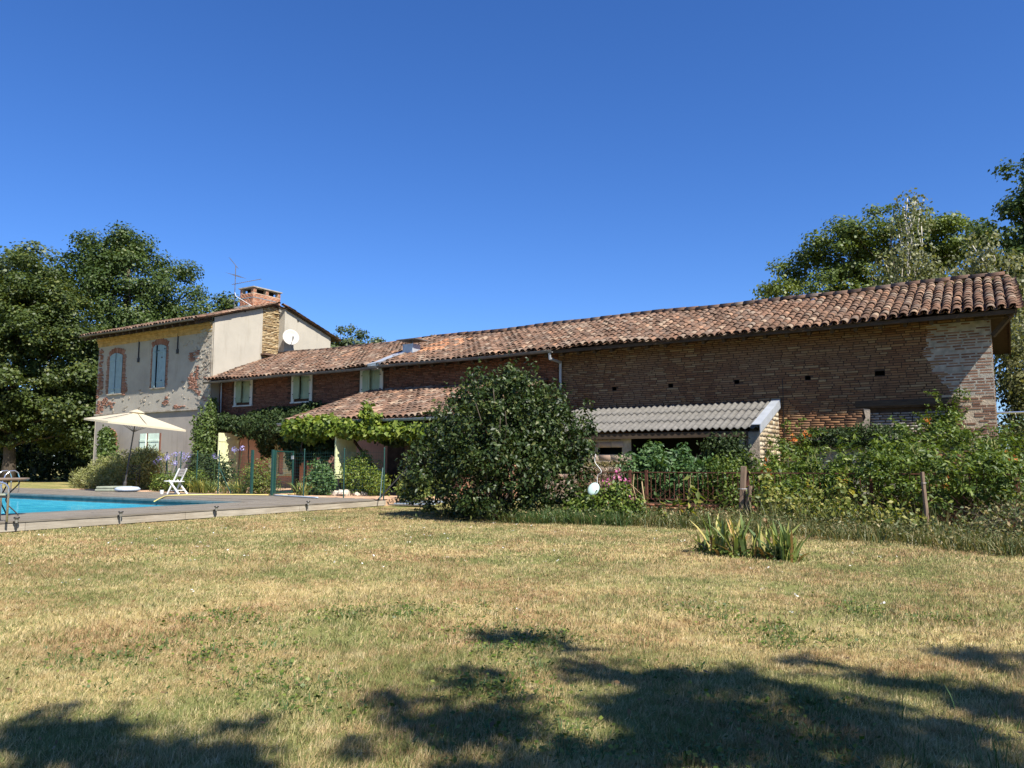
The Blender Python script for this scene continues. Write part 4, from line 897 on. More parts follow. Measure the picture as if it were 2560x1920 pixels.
def tree(name, label, base, h, tr, env, ncl, clr, per, size, lmat, bmat, seed, group=None, cat='tree', flat=.72, up=.5, trunk_top=None, lean=(0, 0), nlimb=26, fold=False, aspect=.75, droop=.25, inner=2.6, jit=.9):
    rr = random.Random(seed); r = np.random.RandomState(seed)
    t = thing(name, label, cat, base, 0, group); B = Vector(base)
    e = np.array(env, float); vol = (e[:, 3]*e[:, 4]*e[:, 5])**.8; idx = r.choice(len(e), ncl, p=vol/vol.sum())
    d = unit(r.normal(size=(ncl, 3))); q = r.rand(ncl, 1)**(1/inner); C = e[idx, :3] + d*e[idx, 3:6]*q
    C = C[C[:, 2] > .4]; cr = clr*r.uniform(.55, 1.35, len(C))
    ci = r.choice(len(C), per*len(C), p=(cr**2)/(cr**2).sum()); dd = unit(r.normal(size=(len(ci), 3))); rad_ = (cr[ci, None])*(r.rand(len(ci), 1)**.45)*(1+.12*np.abs(r.normal(size=(len(ci), 1))))
    P = C[ci] + dd*rad_*np.array([1, 1, flat])
    ctr = e[:, :3].mean(0); outw = unit(P-ctr)
    Nn = unit(dd*.55 + outw*.35 + r.normal(size=P.shape)*jit*.55 + np.array([0, 0, up])); ok = P[:, 2] > .1
    P, Nn = P[ok], Nn[ok]; V, F, k = leaf_geo(P, Nn, size, r, aspect, droop, fold)
    crv = r.rand(len(C)); base_r = np.clip(.62*r.rand(len(P)) + .38*crv[ci[ok]], 0, .999)
    npmesh('crown', V, F, lmat, t, np.repeat(base_r, k))
    tt = trunk_top or h*.72; top = B + Vector((lean[0], lean[1], tt)); mb = MB(); n_ = 7; pts = []
    for i in range(n_+1):
        s = i/n_; p = B.lerp(top, s) + Vector((rr.uniform(-.12, .12), rr.uniform(-.12, .12), 0))*(1 if 0 < i else 0); p.z -= .05 if i == 0 else 0; pts.append(p)
    mb.tube(pts, [tr*(1.25 if i == 0 else 1-.8*i/n_) for i in range(n_+1)], 9); mb.build('trunk', bmat, t, smooth=True)
    lb = MB()
    for i in rr.sample(range(len(C)), min(nlimb, len(C))):
        c = Vector(C[i]); s = min(max((c.z-B.z)/tt*rr.uniform(.45, .85), .18), .97); a = B.lerp(top, s); limb(lb, a, c, tr*.34*(1.1-s), .02, rr, 5, .04, 5)
    lb.build('limbs', bmat, t, smooth=True); return t
def blades(name, parent, C, n, spread, h, w, mat, seed, lean=.5, seg=3, kind=None, base_z=0, direc=None, taper=True):
    """strap leaves fanning from points C (list of xyz)"""
    r = np.random.RandomState(seed); C = np.array(C, float); ci = r.randint(0, len(C), n); an = r.uniform(0, 2*math.pi, n); P = C[ci] + np.stack([np.cos(an), np.sin(an), np.zeros(n)], 1)*r.uniform(0, spread, (n, 1))
    dirv = np.stack([np.cos(an+r.uniform(-.6, .6, n)), np.sin(an+r.uniform(-.6, .6, n)), np.zeros(n)], 1); side = np.stack([-dirv[:, 1], dirv[:, 0], np.zeros(n)], 1); tw = r.uniform(-1, 1, (n, 1)); side = unit(side + dirv*tw)
    H = h*r.uniform(.55, 1.1, (n, 1)); Ln = lean*r.uniform(.1, 1.2, (n, 1)); W = w*r.uniform(.7, 1.2, (n, 1)); rows = []
    for i in range(seg+1):
        t = i/seg; p = P + np.array([0, 0, 1])*H*(t - .25*Ln*t*t) + dirv*H*Ln*(t**1.7); ww = W*(1-.0*t)*(.5 if i < seg else .03)*(1.0 if i else .7)
        rows += [p - side*ww, p + side*ww]
    V = np.stack(rows, 1); k = 2*(seg+1); F = []
    for i in range(seg): F.append([2*i, 2*i+1, 2*i+3, 2*i+2])
    F = (np.arange(n)[:, None, None]*k + np.array(F)[None]).reshape(-1, 4)
    return setp(npmesh(name, V.reshape(-1, 3), F, mat, parent, np.repeat(r.rand(n), seg)), kind=kind)

def clumps(blobs, ncl, clr, per, seed, flat=.8, shell=.5, up=.5, lump=.15, jit=.5):
    r = np.random.RandomState(seed); C, Nc, _ = ellip_leaves(blobs, ncl, 1, seed+1, shell=shell, lump=lump); cr = clr*r.uniform(.5, 1.4, len(C))
    ci = r.choice(len(C), per*len(C), p=cr**2/(cr**2).sum()); d = unit(r.normal(size=(len(ci), 3))); P = C[ci] + d*(cr[ci, None]*r.rand(len(ci), 1)**.5)*np.array([1, 1, flat])
    N = unit(d*.6 + Nc[ci]*.35 + r.normal(size=P.shape)*jit + np.array([0, 0, up])); ok = P[:, 2] > .02; cv = r.rand(len(C))
    return P[ok], N[ok], np.clip(.6*r.rand(ok.sum()) + .4*cv[ci[ok]], 0, .999), r
# ------------------------------------------------------------------ trees
tree('maple_tree', 'broad yellow green maple with foliage down to the ground at the left edge', (-56.5, 2.6, 0), 16, .42,
     [(-56, 3, 9, 5.2, 4.2, 5.6), (-54, 4.6, 5.8, 3.4, 3.0, 3.6), (-52.4, 5.4, 3.6, 1.8, 1.8, 2.2), (-57.5, 1.6, 4.6, 2.6, 2.2, 2.6), (-53.6, 4.2, 10.2, 2.8, 2.6, 3.0), (-58.5, 1.5, 8.5, 4.4, 3.5, 6.0), (-56, 3, 13, 3.6, 3.2, 2.4), (-52.6, 5.2, 6.8, 2.0, 2, 3.4)], 460, .9, 230, .21, L_MAPLE, BARK, 3, flat=.55, up=.75, droop=.35)
tree('oak_tree', 'tall dark green oak rising above the roof of the left house', (-63.5, 14.5, 0), 23, .5,
     [(-64, 14.3, 16.6, 4.2, 3.4, 4.8), (-68, 11.8, 15.2, 2.6, 2.4, 4.4), (-66, 13, 18.8, 2.4, 2, 2.4), (-60.8, 16.6, 16, 2.8, 2.4, 3.4), (-58.2, 18, 14, 2.0, 1.6, 2.6), (-63, 15, 10, 6.5, 4, 4.5), (-62.5, 15, 12.5, 4.5, 3, 3), (-64.2, 14.2, 20.2, 2.2, 1.9, 1.9)], 300, 1.1, 270, .235, L_OAK, BARK, 5, trunk_top=19, flat=.75)
tree('oak_tree', 'small rounded oak crown just left of the chimney, behind the roof', (-55.6, 19.5, 0), 16, .25,
     [(-56, 19.3, 13.2, 2.0, 1.7, 2.5), (-57.4, 18.4, 12, 2.0, 1.7, 2.4)], 42, .8, 130, .28, L_OAK, BARK, 15)
tree('oak_tree', 'bluish far tree top at the left edge behind the maple', (-86.5, 16.7, 0), 25, .4, [(-86.3, 16.8, 20, 4.2, 3.5, 5), (-90, 15, 18, 4.5, 3.5, 5), (-88, 16, 22, 2.5, 2.2, 2.6)], 90, 1.3, 110, .36, L_FAR, BARK, 6)
foliage('far_wood', None, [(-70+4.5*i, 9+2.2*i+2*math.sin(i*2), 2.4, 3.8, 3.2, 3.6+.8*math.sin(i*1.7)) for i in range(-8, 8)] + [(-66+5*i, 16+2.2*i, 4.5, 4.5, 3.2, 4.8) for i in range(-7, 5)], 46000, .5, L_DARK, 11, fold=False, shell=.6, kind='stuff')
foliage('understorey_shrubs', None, [(-63, 4.5, 2.0, 2.8, 2, 2.8), (-60, 6.2, 2.0, 2.8, 2, 2.8), (-57, 8.0, 2.0, 2.6, 1.8, 2.8), (-54, 9.6, 2.0, 2.6, 1.8, 2.8), (-51, 10.6, 2.2, 2.4, 2, 3.0), (-48, 11.4, 2.4, 2.4, 2, 3.2)], 16000, .28, L_DARK, 12, fold=False, shell=.6, kind='stuff')
tree('round_tree', 'round bushy tree top peeping over the long roof right of the cream gable', (-57, 35.2, 0), 15.5, .3, [(-57, 35.2, 13.2, 2.6, 2.4, 2.4), (-59.2, 33.9, 12.6, 1.7, 1.7, 1.9), (-54.8, 36.5, 12.4, 1.8, 1.7, 1.9)], 70, .8, 130, .28, L_FAR, BARK, 7, jit=.7)
tree('young_tree', 'thin leafy tree tip poking above the ridge near the roof vent', (-37.2, 24, 0), 12, .1, [(-37.3, 24, 11.2, .5, .45, .9), (-37.0, 24, 10.2, .8, .6, .9)], 12, .34, 60, .2, L_OAKY, BARK, 8)
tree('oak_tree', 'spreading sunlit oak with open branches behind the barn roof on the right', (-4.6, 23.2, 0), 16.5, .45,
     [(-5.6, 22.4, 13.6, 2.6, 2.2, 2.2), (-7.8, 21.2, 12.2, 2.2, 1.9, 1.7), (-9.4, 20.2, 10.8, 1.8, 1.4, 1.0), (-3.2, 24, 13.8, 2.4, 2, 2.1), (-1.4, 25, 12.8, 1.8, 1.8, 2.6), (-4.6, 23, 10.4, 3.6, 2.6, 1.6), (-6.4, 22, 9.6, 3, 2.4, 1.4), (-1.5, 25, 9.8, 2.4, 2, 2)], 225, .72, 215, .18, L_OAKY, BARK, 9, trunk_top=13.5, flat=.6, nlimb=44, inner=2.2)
tree('birch_tree', 'slender silver birch with pale trunk and sparse leaves in front of the big oak', (-2.7, 14.9, 0), 13.7, .13,
     [(-2.9, 14.7, 11.6, 1.0, .9, 2.1), (-3.1, 14.6, 9.4, 1.6, 1.3, 1.8), (-2.2, 15, 9.0, 1.4, 1.2, 1.8)], 80, .55, 60, .15, L_BIRCH, BIRCHB, 10, trunk_top=13, flat=1.1, droop=.9, nlimb=26, up=.1, lean=(-.4, .1))
tree('birch_tree', 'weeping pale birch drooping over the barn gable at the right edge', (.6, 12.4, 0), 11.2, .14,
     [(-.2, 11.8, 9.3, .9, .8, 1.5), (.4, 12, 8.0, 1.3, 1, 1.9), (1.4, 12.6, 7.4, 1.4, 1.1, 2.2), (.9, 12.2, 5.6, 1.1, 1, 2.2)], 90, .5, 80, .15, L_BIRCH, BIRCHB, 14, trunk_top=8.8, flat=1.3, droop=1.1, nlimb=24, up=.05)
tree('oak_tree', 'tall dark oak cut by the right edge, highest tree in the picture', (3.0, 18.4, 0), 16.5, .45,
     [(2.6, 18.2, 13.2, 2.1, 2, 2.6), (1.2, 17.3, 11.2, 1.5, 1.4, 2.0), (4.4, 19, 14, 2.6, 2.3, 3), (3, 18.4, 9.4, 2.4, 2, 1.8), (.6, 17, 9.6, 1.2, 1, .9)], 130, .72, 230, .18, L_OAK, BARK, 16, flat=.7, nlimb=34)
tree('birch_tree', 'leafy pale green tree standing behind the barn corner at the right edge', (1.9, 8.6, 0), 7.2, .12,
     [(1.0, 8.6, 5.4, 1.3, 1.2, 1.6), (1.1, 9.6, 3.2, 1.3, 1.4, 1.8), (2.0, 8.8, 3.4, 1.6, 1.4, 2.0), (1.2, 7.6, 2.0, 1.1, 1.2, 1.6), (3.4, 9, 4.6, 1.6, 1.5, 2.4)], 170, .5, 120, .13, L_BIRCH, BARK, 18, flat=.9, droop=.5)
foliage('dark_shrub_mass', None, [(1.6, 4.5, 1.2, 1.5, 1.6, 1.5), (1.2, 7.5, 1.6, 1.2, 1.4, 1.9), (1.0, 9.2, 3.7, 1.3, 1.2, 1.6), (4, 6, 1.4, 2, 2, 1.8), (1.3, 5.6, .9, .8, 1.2, 1.2)], 9000, .13, L_CREEP, 19, fold=False, kind='stuff')
# shade trees beside and behind the camera, outside the frame
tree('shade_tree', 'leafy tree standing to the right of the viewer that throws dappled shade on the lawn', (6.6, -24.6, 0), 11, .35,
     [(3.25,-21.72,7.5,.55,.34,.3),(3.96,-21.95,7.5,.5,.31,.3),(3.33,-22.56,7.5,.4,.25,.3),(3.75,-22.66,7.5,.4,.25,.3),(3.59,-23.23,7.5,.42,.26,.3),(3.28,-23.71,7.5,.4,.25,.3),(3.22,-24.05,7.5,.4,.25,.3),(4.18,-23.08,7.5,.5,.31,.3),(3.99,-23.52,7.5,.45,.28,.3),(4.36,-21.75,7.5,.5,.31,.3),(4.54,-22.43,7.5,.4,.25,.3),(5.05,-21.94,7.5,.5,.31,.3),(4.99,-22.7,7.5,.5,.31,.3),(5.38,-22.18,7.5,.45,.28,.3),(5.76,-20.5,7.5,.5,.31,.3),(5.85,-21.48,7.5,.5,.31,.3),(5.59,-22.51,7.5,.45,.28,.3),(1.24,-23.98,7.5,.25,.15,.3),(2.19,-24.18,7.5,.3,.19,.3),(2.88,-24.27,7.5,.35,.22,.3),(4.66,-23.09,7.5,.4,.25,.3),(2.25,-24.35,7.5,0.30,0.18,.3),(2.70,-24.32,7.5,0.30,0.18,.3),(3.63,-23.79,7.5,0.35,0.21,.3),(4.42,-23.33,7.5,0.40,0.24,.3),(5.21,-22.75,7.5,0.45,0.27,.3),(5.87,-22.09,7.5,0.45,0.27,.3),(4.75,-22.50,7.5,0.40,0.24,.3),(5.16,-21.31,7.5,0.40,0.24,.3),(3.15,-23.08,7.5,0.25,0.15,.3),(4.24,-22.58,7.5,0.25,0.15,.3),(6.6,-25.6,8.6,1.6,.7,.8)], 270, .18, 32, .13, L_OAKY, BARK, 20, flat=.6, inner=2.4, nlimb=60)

tree('shade_tree', 'unseen big leafy tree added behind the viewer on the right to close off the sky', (9.5, -31, 0), 15, .5, [(8.5, -29.5, 9.5, 5, 3.2, 3.6), (12, -27, 9, 4, 3.5, 4), (6, -32, 9, 4, 3, 4)], 130, .9, 70, .3, L_OAK, BARK, 21)  # unseen tree, added to block sky light over the foreground
tree('shade_tree', 'unseen big leafy tree added behind the viewer on the left to close off the sky', (-5.5, -35, 0), 15, .5, [(-5, -34, 9, 5, 3.6, 4.5), (0, -33.5, 9.5, 4.5, 3.2, 4), (-11, -35, 8, 5, 4, 5)], 140, .95, 70, .32, L_OAK, BARK, 23)  # added out of view to darken the foreground's sky fill

# ------------------------------------------------------------------ big dogwood in the middle
bush = thing('round_bush', 'large round dark green bush with pointed leaves in the middle of the lawn edge', 'bush', (-9.4, -9.2, 0))
BL = [(-9.6, -9.1, 1.5, 1.68, 1.6, 1.5), (-9.25, -9.2, 2.3, 1.0, 1.0, .98), (-10.5, -9.6, 1.0, 1.2, 1.1, 1.0), (-8.6, -8.7, 1.25, 1.1, 1.05, 1.2), (-9.0, -9.9, .9, 1.2, .85, .9), (-8.25, -8.4, 1.8, .65, .65, .7), (-10.35, -9.3, 1.85, .7, .7, .65), (-8.85, -9.0, 2.15, .9, .9, .85), (-9.95, -9.2, 2.1, .95, .9, .85)]
P0, N0, _q, r1 = clumps(BL, 360, .24, 62, 31, .8, .22, .4, .08)
P1, N1, _r = ellip_leaves(BL, 9000, .1, 33, shell=.45, up=.35, jit=.55, out=.75, lump=.10); P1 = np.vstack([P0, P1*np.array([1, 1, 1])]); N1 = np.vstack([N0, N1])
rs = np.random.RandomState(32); tips = []                           # shoots that break the outline
for i in range(150):
    b = BL[rs.choice(len(BL))]; d = unit(np.array([rs.normal(), rs.normal(), abs(rs.normal())+.2])); p0 = np.array(b[:3])+d*np.array(b[3:])*.92
    for k in range(16): tips.append(p0 + (d*.4+np.array([0, 0, .9]))*rs.uniform(0, .46) + rs.normal(size=3)*.035)
tips = np.array(tips); P1 = np.vstack([P1, tips]); N1 = np.vstack([N1, unit(rs.normal(size=tips.shape)+np.array([0, 0, .4]))])
V, F, k = leaf_geo(P1, N1, .10, r1, .58, .45, True); npmesh('foliage', V, F, L_BUSH, bush, np.repeat(r1.rand(len(P1)), k))
rr = random.Random(3); q = MB()
for i in range(26): limb(q, (-9.4+rr.uniform(-.35, .35), -9.3+rr.uniform(-.3, .3), -.02), (-9.4+rr.uniform(-1.5, 1.5), -9.2+rr.uniform(-1.4, 1.4), rr.uniform(1.2, 2.9)), .03, .008, rr, 5, .06, 5)
q.build('stems', BARK, bush, smooth=True)

# ------------------------------------------------------------------ creepers and vines on the buildings
cr = thing('virginia_creeper', 'dark creeper hanging in a thick curtain over the farmhouse doors', 'creeper', (-27.5, -.5, .2))
foliage('foliage', cr, [(-28.4, -.65, 2.95, 1.2, .42, .5), (-26.6, -.8, 2.85, 1.6, .65, .6), (-24.8, -.8, 3.0, 1.3, .6, .5), (-27.4, -.5, 2.2, .35, .4, .7), (-25.9, -.6, 2.3, .4, .4, .55), (-23.4, -.45, 3.25, .8, .4, .4), (-27.3, -.3, 3.4, 1.6, .3, .35), (-24.9, -.3, 3.55, 1.2, .3, .3), (-25.6, -.55, 1.7, .3, .35, .7), (-29.9, -.6, 3.15, .7, .5, .42)], 15000, .15, L_CREEP, 41, up=.25, droop=.8, shell=.5)
rr = random.Random(6); q = MB()
for x0 in (-28.9, -25.7, -23.2): limb(q, (x0, -.15, .15), (x0+.3, -.5, 2.9), .04, .02, rr, 6, 0, 5)
q.build('stems', BARK, cr, kind='stuff')
cr = thing('virginia_creeper', 'light green creeper climbing the corner between the grey house and the brick wing', 'creeper', (-30.4, -1.3, .2))
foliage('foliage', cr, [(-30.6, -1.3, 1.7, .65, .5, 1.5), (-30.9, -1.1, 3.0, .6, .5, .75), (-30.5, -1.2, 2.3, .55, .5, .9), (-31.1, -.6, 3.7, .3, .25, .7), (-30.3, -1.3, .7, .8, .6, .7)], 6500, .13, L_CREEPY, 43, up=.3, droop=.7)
q = MB(); limb(q, (-30.7, -1.0, .1), (-31.0, -.7, 3.8), .04, .015, rr, 7, 0, 5); limb(q, (-30.5, -1.0, .1), (-30.3, -1.1, 2.9), .035, .015, rr, 7, 0, 5); q.build('stems', BARK, cr, kind='stuff')
cr = thing('ivy_shrub', 'leafy climber round the small arched door of the grey house', 'creeper', (-39.3, -1.3, .1))
foliage('foliage', cr, [(-38.5, -1.2, 2.25, .45, .45, .65), (-38.2, -1.3, 1.6, .45, .45, .55), (-38.9, -1.1, 2.8, .28, .32, .32), (-37.8, -1.3, .9, .4, .4, .7)], 2600, .2, L_CREEPY, 44, up=.3, droop=.6)
q = MB(); limb(q, (-38.2, -1.1, 0), (-38.7, -1.1, 2.9), .05, .02, rr, 6, 0, 5); q.build('stems', BARK, cr, kind='stuff')
gv = thing('grapevine', 'bright yellow green grapevine trained along the porch gutter', 'vine', (-19, -4.9, .2))
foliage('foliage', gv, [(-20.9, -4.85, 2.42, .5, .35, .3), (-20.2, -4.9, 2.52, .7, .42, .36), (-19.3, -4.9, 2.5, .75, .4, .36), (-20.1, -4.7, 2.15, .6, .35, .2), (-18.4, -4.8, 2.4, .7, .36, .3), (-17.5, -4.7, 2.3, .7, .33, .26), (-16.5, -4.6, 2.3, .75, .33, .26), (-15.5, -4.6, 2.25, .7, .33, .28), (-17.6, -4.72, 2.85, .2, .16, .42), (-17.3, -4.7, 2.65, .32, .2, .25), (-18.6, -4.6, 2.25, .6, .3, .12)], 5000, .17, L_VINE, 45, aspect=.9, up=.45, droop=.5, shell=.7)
foliage('shaded_foliage', gv, [(-20.9, -4.2, 1.85, .6, .4, .5), (-19.9, -4.2, 1.85, .4, .4, .4), (-16.4, -4.2, 2.1, 1.2, .4, .25), (-14.6, -4.3, 2.2, 1, .4, .3)], 3200, .15, L_CREEP, 46, aspect=.9, droop=.6)  # darker leaf tone puts the shade under the vine into the colour
q = MB(); limb(q, (-20.4, -4.55, .15), (-20.6, -4.75, 2.5), .04, .025, rr, 6, 0, 5); limb(q, (-20.6, -4.75, 2.5), (-15, -4.65, 2.35), .025, .012, rr, 9, 0, 5); q.build('stems', BARK, gv)
iv = thing('ivy_shrub', 'dark ivy clothing the front corner of the corrugated shed', 'creeper', (-6.0, -2.8, 0))
foliage('foliage', iv, [(-6.1, -2.7, 1.3, .5, .35, .8), (-5.75, -2.65, .8, .5, .35, .7), (-6.7, -2.4, 1.7, .4, .3, .35)], 3400, .09, L_CREEP, 47, up=.2, droop=.7)
q = MB(); limb(q, (-6.0, -2.5, 0), (-6.2, -2.5, 1.9), .03, .012, rr, 6, 0, 5); q.build('stems', BARK, iv)
iv = thing('ivy_shrub', 'clump of ivy lying along the ledge under the blocked barn opening', 'creeper', (-3.5, -.7, 1.95))
foliage('foliage', iv, [(-3.9, -.85, 2.0, .75, .55, .24), (-3.1, -.85, 2.03, .8, .55, .26), (-2.4, -.8, 1.95, .6, .5, .26), (-2.2, -1.0, 1.7, .4, .3, .35), (-3.7, -1.2, 1.82, .8, .18, .2), (-2.9, -1.2, 1.85, .7, .18, .2), (-4.5, -.9, 1.85, .3, .4, .3)], 8000, .08, L_CREEP, 48, up=.6, droop=.3)

# ------------------------------------------------------------------ trumpet vine thicket on the right
tv = thing('trumpet_vine', 'big tangled trumpet vine thicket with orange flowers against the right end of the barn', 'vine', (-2.2, -4.2, 0))
TB = [(-4.6, -5.4, .52, .9, .8, .5), (-3.7, -5.6, .55, 1.0, .9, .52), (-2.7, -5.6, .62, 1.0, .9, .58), (-1.7, -5.4, .95, 1.0, .9, .8), (-.8, -5.3, 1.0, .9, .9, .82), (-.1, -5.0, .95, .7, .8, .75), (-4.2, -3.6, .7, .95, .8, .42), (-3.0, -3.6, .65, .95, .8, .4), (-1.8, -2.6, 1.3, .9, .8, .5), (-.9, -2.2, 1.45, .8, .8, .55), (-.15, -2.2, 1.2, .5, .7, .6), (-.3, -5.7, .6, .7, .7, .55), (-1.2, -.55, 2.2, .35, .35, .45), (-1.05, -.5, 2.55, .25, .28, .3), (-1.45, -.8, 1.9, .5, .5, .4), (-4.7, -1.6, 1.75, .35, .3, .3), (-4.9, -3.2, .85, .5, .8, .5), (-4.95, -1.9, .95, .35, .6, .6), (-3.6, -4.4, .85, .9, .5, .35), (-4.0, -7.1, .45, .55, .4, .42), (-3.2, -7.2, .55, .7, .45, .5), (-2.2, -7.2, .75, .7, .45, .65), (-1.3, -7.1, .8, .7, .45, .7), (-.5, -7.1, .75, .6, .4, .65), (.1, -7.0, .5, .4, .35, .45), (-1.3, -6.4, 1.4, .5, .4, .4), (-3.3, -6.2, .95, .35, .3, .28)]
P1, N1, _q, r1 = clumps(TB, 520, .24, 80, 51, .6, .4, .75, .2)
rs = np.random.RandomState(52); tips = []
for i in range(190):                                                # arching sprays
    b = TB[rs.choice(len(TB))]; d = unit(np.array([rs.normal(), rs.normal()-.4, abs(rs.normal())*.9+.2])); p = np.array(b[:3])+d*np.array(b[3:])*.9
    for k in range(14): p = p + d*.035 + np.array([0, 0, .008*(7-k)*.6]); tips += [p+rs.normal(size=3)*.03 for _ in range(2)]
tips = np.array(tips); P1 = np.vstack([P1, tips]); N1 = np.vstack([N1, unit(rs.normal(size=tips.shape)*.6+np.array([0, 0, .9]))])
V, F, k = leaf_geo(P1, N1, .11, r1, .42, .4, True); npmesh('foliage', V, F, L_TRUMP, tv, np.repeat(r1.rand(len(P1)), k))
q = MB()
for i in range(40): limb(q, (rr.uniform(-4.6, .1), rr.uniform(-5.8, -2), 0), (rr.uniform(-4.6, .1), rr.uniform(-5.8, -2), rr.uniform(.8, 1.9)), .014, .005, rr, 5, .08, 4)
limb(q, (-1.3, -.6, .2), (-1.1, -.25, 2.8), .03, .01, rr, 7, 0, 5); q.build('stems', BARK, tv)
def petals(name, parent, pts, n, size, mat, seed, spread=.05, up=.2):
    r = np.random.RandomState(seed); pts = np.array(pts, float); P = np.repeat(pts, n, 0) + r.normal(size=(len(pts)*n, 3))*spread; Nn = unit(r.normal(size=P.shape)+np.array([0, -.5, up])); V, F, k = leaf_geo(P, Nn, size, r, .75, .1, True)
    return setp(npmesh(name, V, F, mat, parent, np.repeat(r.rand(len(P)), k)), kind='stuff')
petals('flowers', tv, [(-4.35, -6.2, 1.12), (-2.75, -6.6, .9), (-1.55, -.95, 2.35), (-4.75, -1.7, 1.9), (-4.45, -1.7, 1.98), (.15, -5.6, 1.35), (-2.05, -6.6, 1.1), (-3.3, -6.45, .75), (-.9, -6.2, .8)], 9, .10, F_ORANGE, 53, .06)
rs = np.random.RandomState(54); pods = []
for c in [(-1.35, -6.35, 1.55), (-1.05, -6.3, 1.15), (-.6, -6.2, .9), (-2.25, -6.5, 1.3), (-.15, -5.9, 1.65), (-3.4, -6.5, 1.35), (-.2, -6.0, .8)]:
    for k in range(8): pods.append(np.array(c)+rs.normal(size=3)*.07)
q = MB()
for p in pods: q.tube([p, p+np.array([rs.normal()*.03, rs.normal()*.03, -.09]), p+np.array([rs.normal()*.05, rs.normal()*.05, -.22])], [.008, .010, .003], 4, r=rs.rand())
q.build('seed_pods', L_POD, tv, kind='stuff')

# ------------------------------------------------------------------ kitchen garden plants in the middle right
el = thing('elder_shrub', 'tall leafy green shrub behind the rusty railing in front of the shed', 'shrub', (-6.9, -6.3, 0))
foliage('foliage', el, [(-7.3, -6.2, 1.0, .7, .6, .6), (-7.1, -6.1, 1.5, .25, .25, .25), (-6.3, -6.2, 1.4, .22, .22, .3), (-6.7, -6.2, .8, .8, .7, .75), (-6.2, -6.4, .75, .7, .6, .6), (-5.8, -6.3, .95, .5, .5, .45), (-7.0, -6.1, 1.35, .35, .3, .3), (-6.5, -6.2, 1.25, .25, .25, .3)], 6500, .13, L_ELDER, 55, aspect=.42, up=.45, droop=.4, shell=.6)
blades('leaf_sprays', el, [(-7.4+.17*i, -6.3+.15*math.sin(i*3), .95+.25*math.sin(i*2.1)) for i in range(11)], 190, .12, .3, .06, L_ELDER, 56, 1.1)
q = MB()
for i in range(14): limb(q, (rr.uniform(-7.3, -5.8), -6.2+rr.uniform(-.3, .3), 0), (rr.uniform(-7.5, -5.7), -6.2+rr.uniform(-.4, .4), rr.uniform(.9, 1.5)), .016, .006, rr, 4, .02, 5)
q.build('stems', BARK, el)
pv = thing('privet_shrub', 'pale leafy privet left of the leaning wooden post', 'shrub', (-5.2, -6.4, 0))
foliage('foliage', pv, [(-5.2, -6.5, .95, .55, .5, .5), (-5.1, -6.7, .55, .6, .5, .6), (-4.85, -7.0, .35, .4, .4, .4)], 4600, .07, L_TRUMP, 57, up=.4, shell=.6)
q = MB()
for i in range(8): limb(q, (-5.2+rr.uniform(-.2, .2), -6.5, 0), (-5.2+rr.uniform(-.4, .4), -6.5+rr.uniform(-.3, .3), 1.2), .014, .005, rr, 4, .02, 4)
q.build('stems', BARK, pv)
hd = thing('clipped_hedge', 'low clipped browning hedge block beside the big bush', 'hedge', (-8.2, -5.8, 0))
r = np.random.RandomState(58); P = np.stack([r.uniform(-9.1, -7.45, 5200), r.uniform(-6.3, -5.4, 5200), r.uniform(.05, 1.22, 5200)], 1); f = r.randint(0, 3, 5200)
P[f == 0, 2] = 1.22 + r.normal(size=(f == 0).sum())*.02; P[f == 1, 1] = -6.3 + r.normal(size=(f == 1).sum())*.03
V, F, k = leaf_geo(P, unit(r.normal(size=P.shape)+np.array([.2, -.4, .7])), .055, r, .6, .2, True); npmesh('foliage', V, F, L_HEDGE, hd, np.repeat(r.rand(len(P)), k))
q = MB()
for i in range(14): limb(q, (rr.uniform(-9, -7.5), -5.85, 0), (rr.uniform(-9, -7.5), -5.85, 1.1), .02, .006, rr, 4, .02, 4)
q.build('stems', BARK, hd)
hh = thing('hollyhock', 'straggling pink flowered plant in front of the rusty railing', 'flowering plant', (-6.9, -9.0, 0))
foliage('foliage', hh, [(-6.9, -9.1, .35, .55, .45, .38), (-6.45, -9.0, .3, .4, .4, .34), (-7.35, -9.2, .3, .4, .4, .32), (-6.8, -8.9, .65, .35, .3, .2)], 3000, .085, L_TRUMP, 59, shell=.7, up=.4)
petals('flowers', hh, [(-7.03, -8.8, .83), (-6.96, -8.75, .92), (-6.83, -8.7, 1.0), (-6.78, -8.7, .95), (-6.62, -8.7, .86), (-6.45, -8.9, .52), (-6.42, -8.9, .47), (-7.05, -8.8, .76)], 9, .07, F_PINK, 60, .035)
q = MB()
for (a, b) in (((-7.0, -9.0, 0), (-7.0, -8.75, .9)), ((-6.8, -8.9, 0), (-6.8, -8.7, 1.02)), ((-6.6, -8.9, 0), (-6.62, -8.7, .88)), ((-6.3, -9.0, 0), (-6.5, -8.6, 1.0)), ((-6.45, -9.1, 0), (-6.85, -8.8, .7))): limb(q, a, b, .009, .006, rr, 4, .0, 4)
q.build('stems', STRAW, hh, kind='stuff')
yv = thing('knotweed', 'yellow green young plant with drooping leaves by the chain link', 'plant', (-5.25, -9.0, 0))
def droopy(parent, stems, per, L, w, mat, seed):
    r = np.random.RandomState(seed); P = []; N = []
    for (a, b) in stems:
        a, b = np.array(a), np.array(b)
        for k in range(per): P.append(a + (b-a)*(.25+.75*k/per)); N.append(unit(np.array([r.normal()*.8, r.normal()*.8, .8])))
    V, F, k = leaf_geo(np.array(P), np.array(N), L, r, w, .5, True); npmesh('foliage', V, F, mat, parent, np.repeat(r.rand(len(P)), k)); q = MB()
    for (a, b) in stems: q.tube([a, (np.array(a)+np.array(b))/2, b], [.01, .008, .004], 4)
    q.build('stems', STRAW, parent)
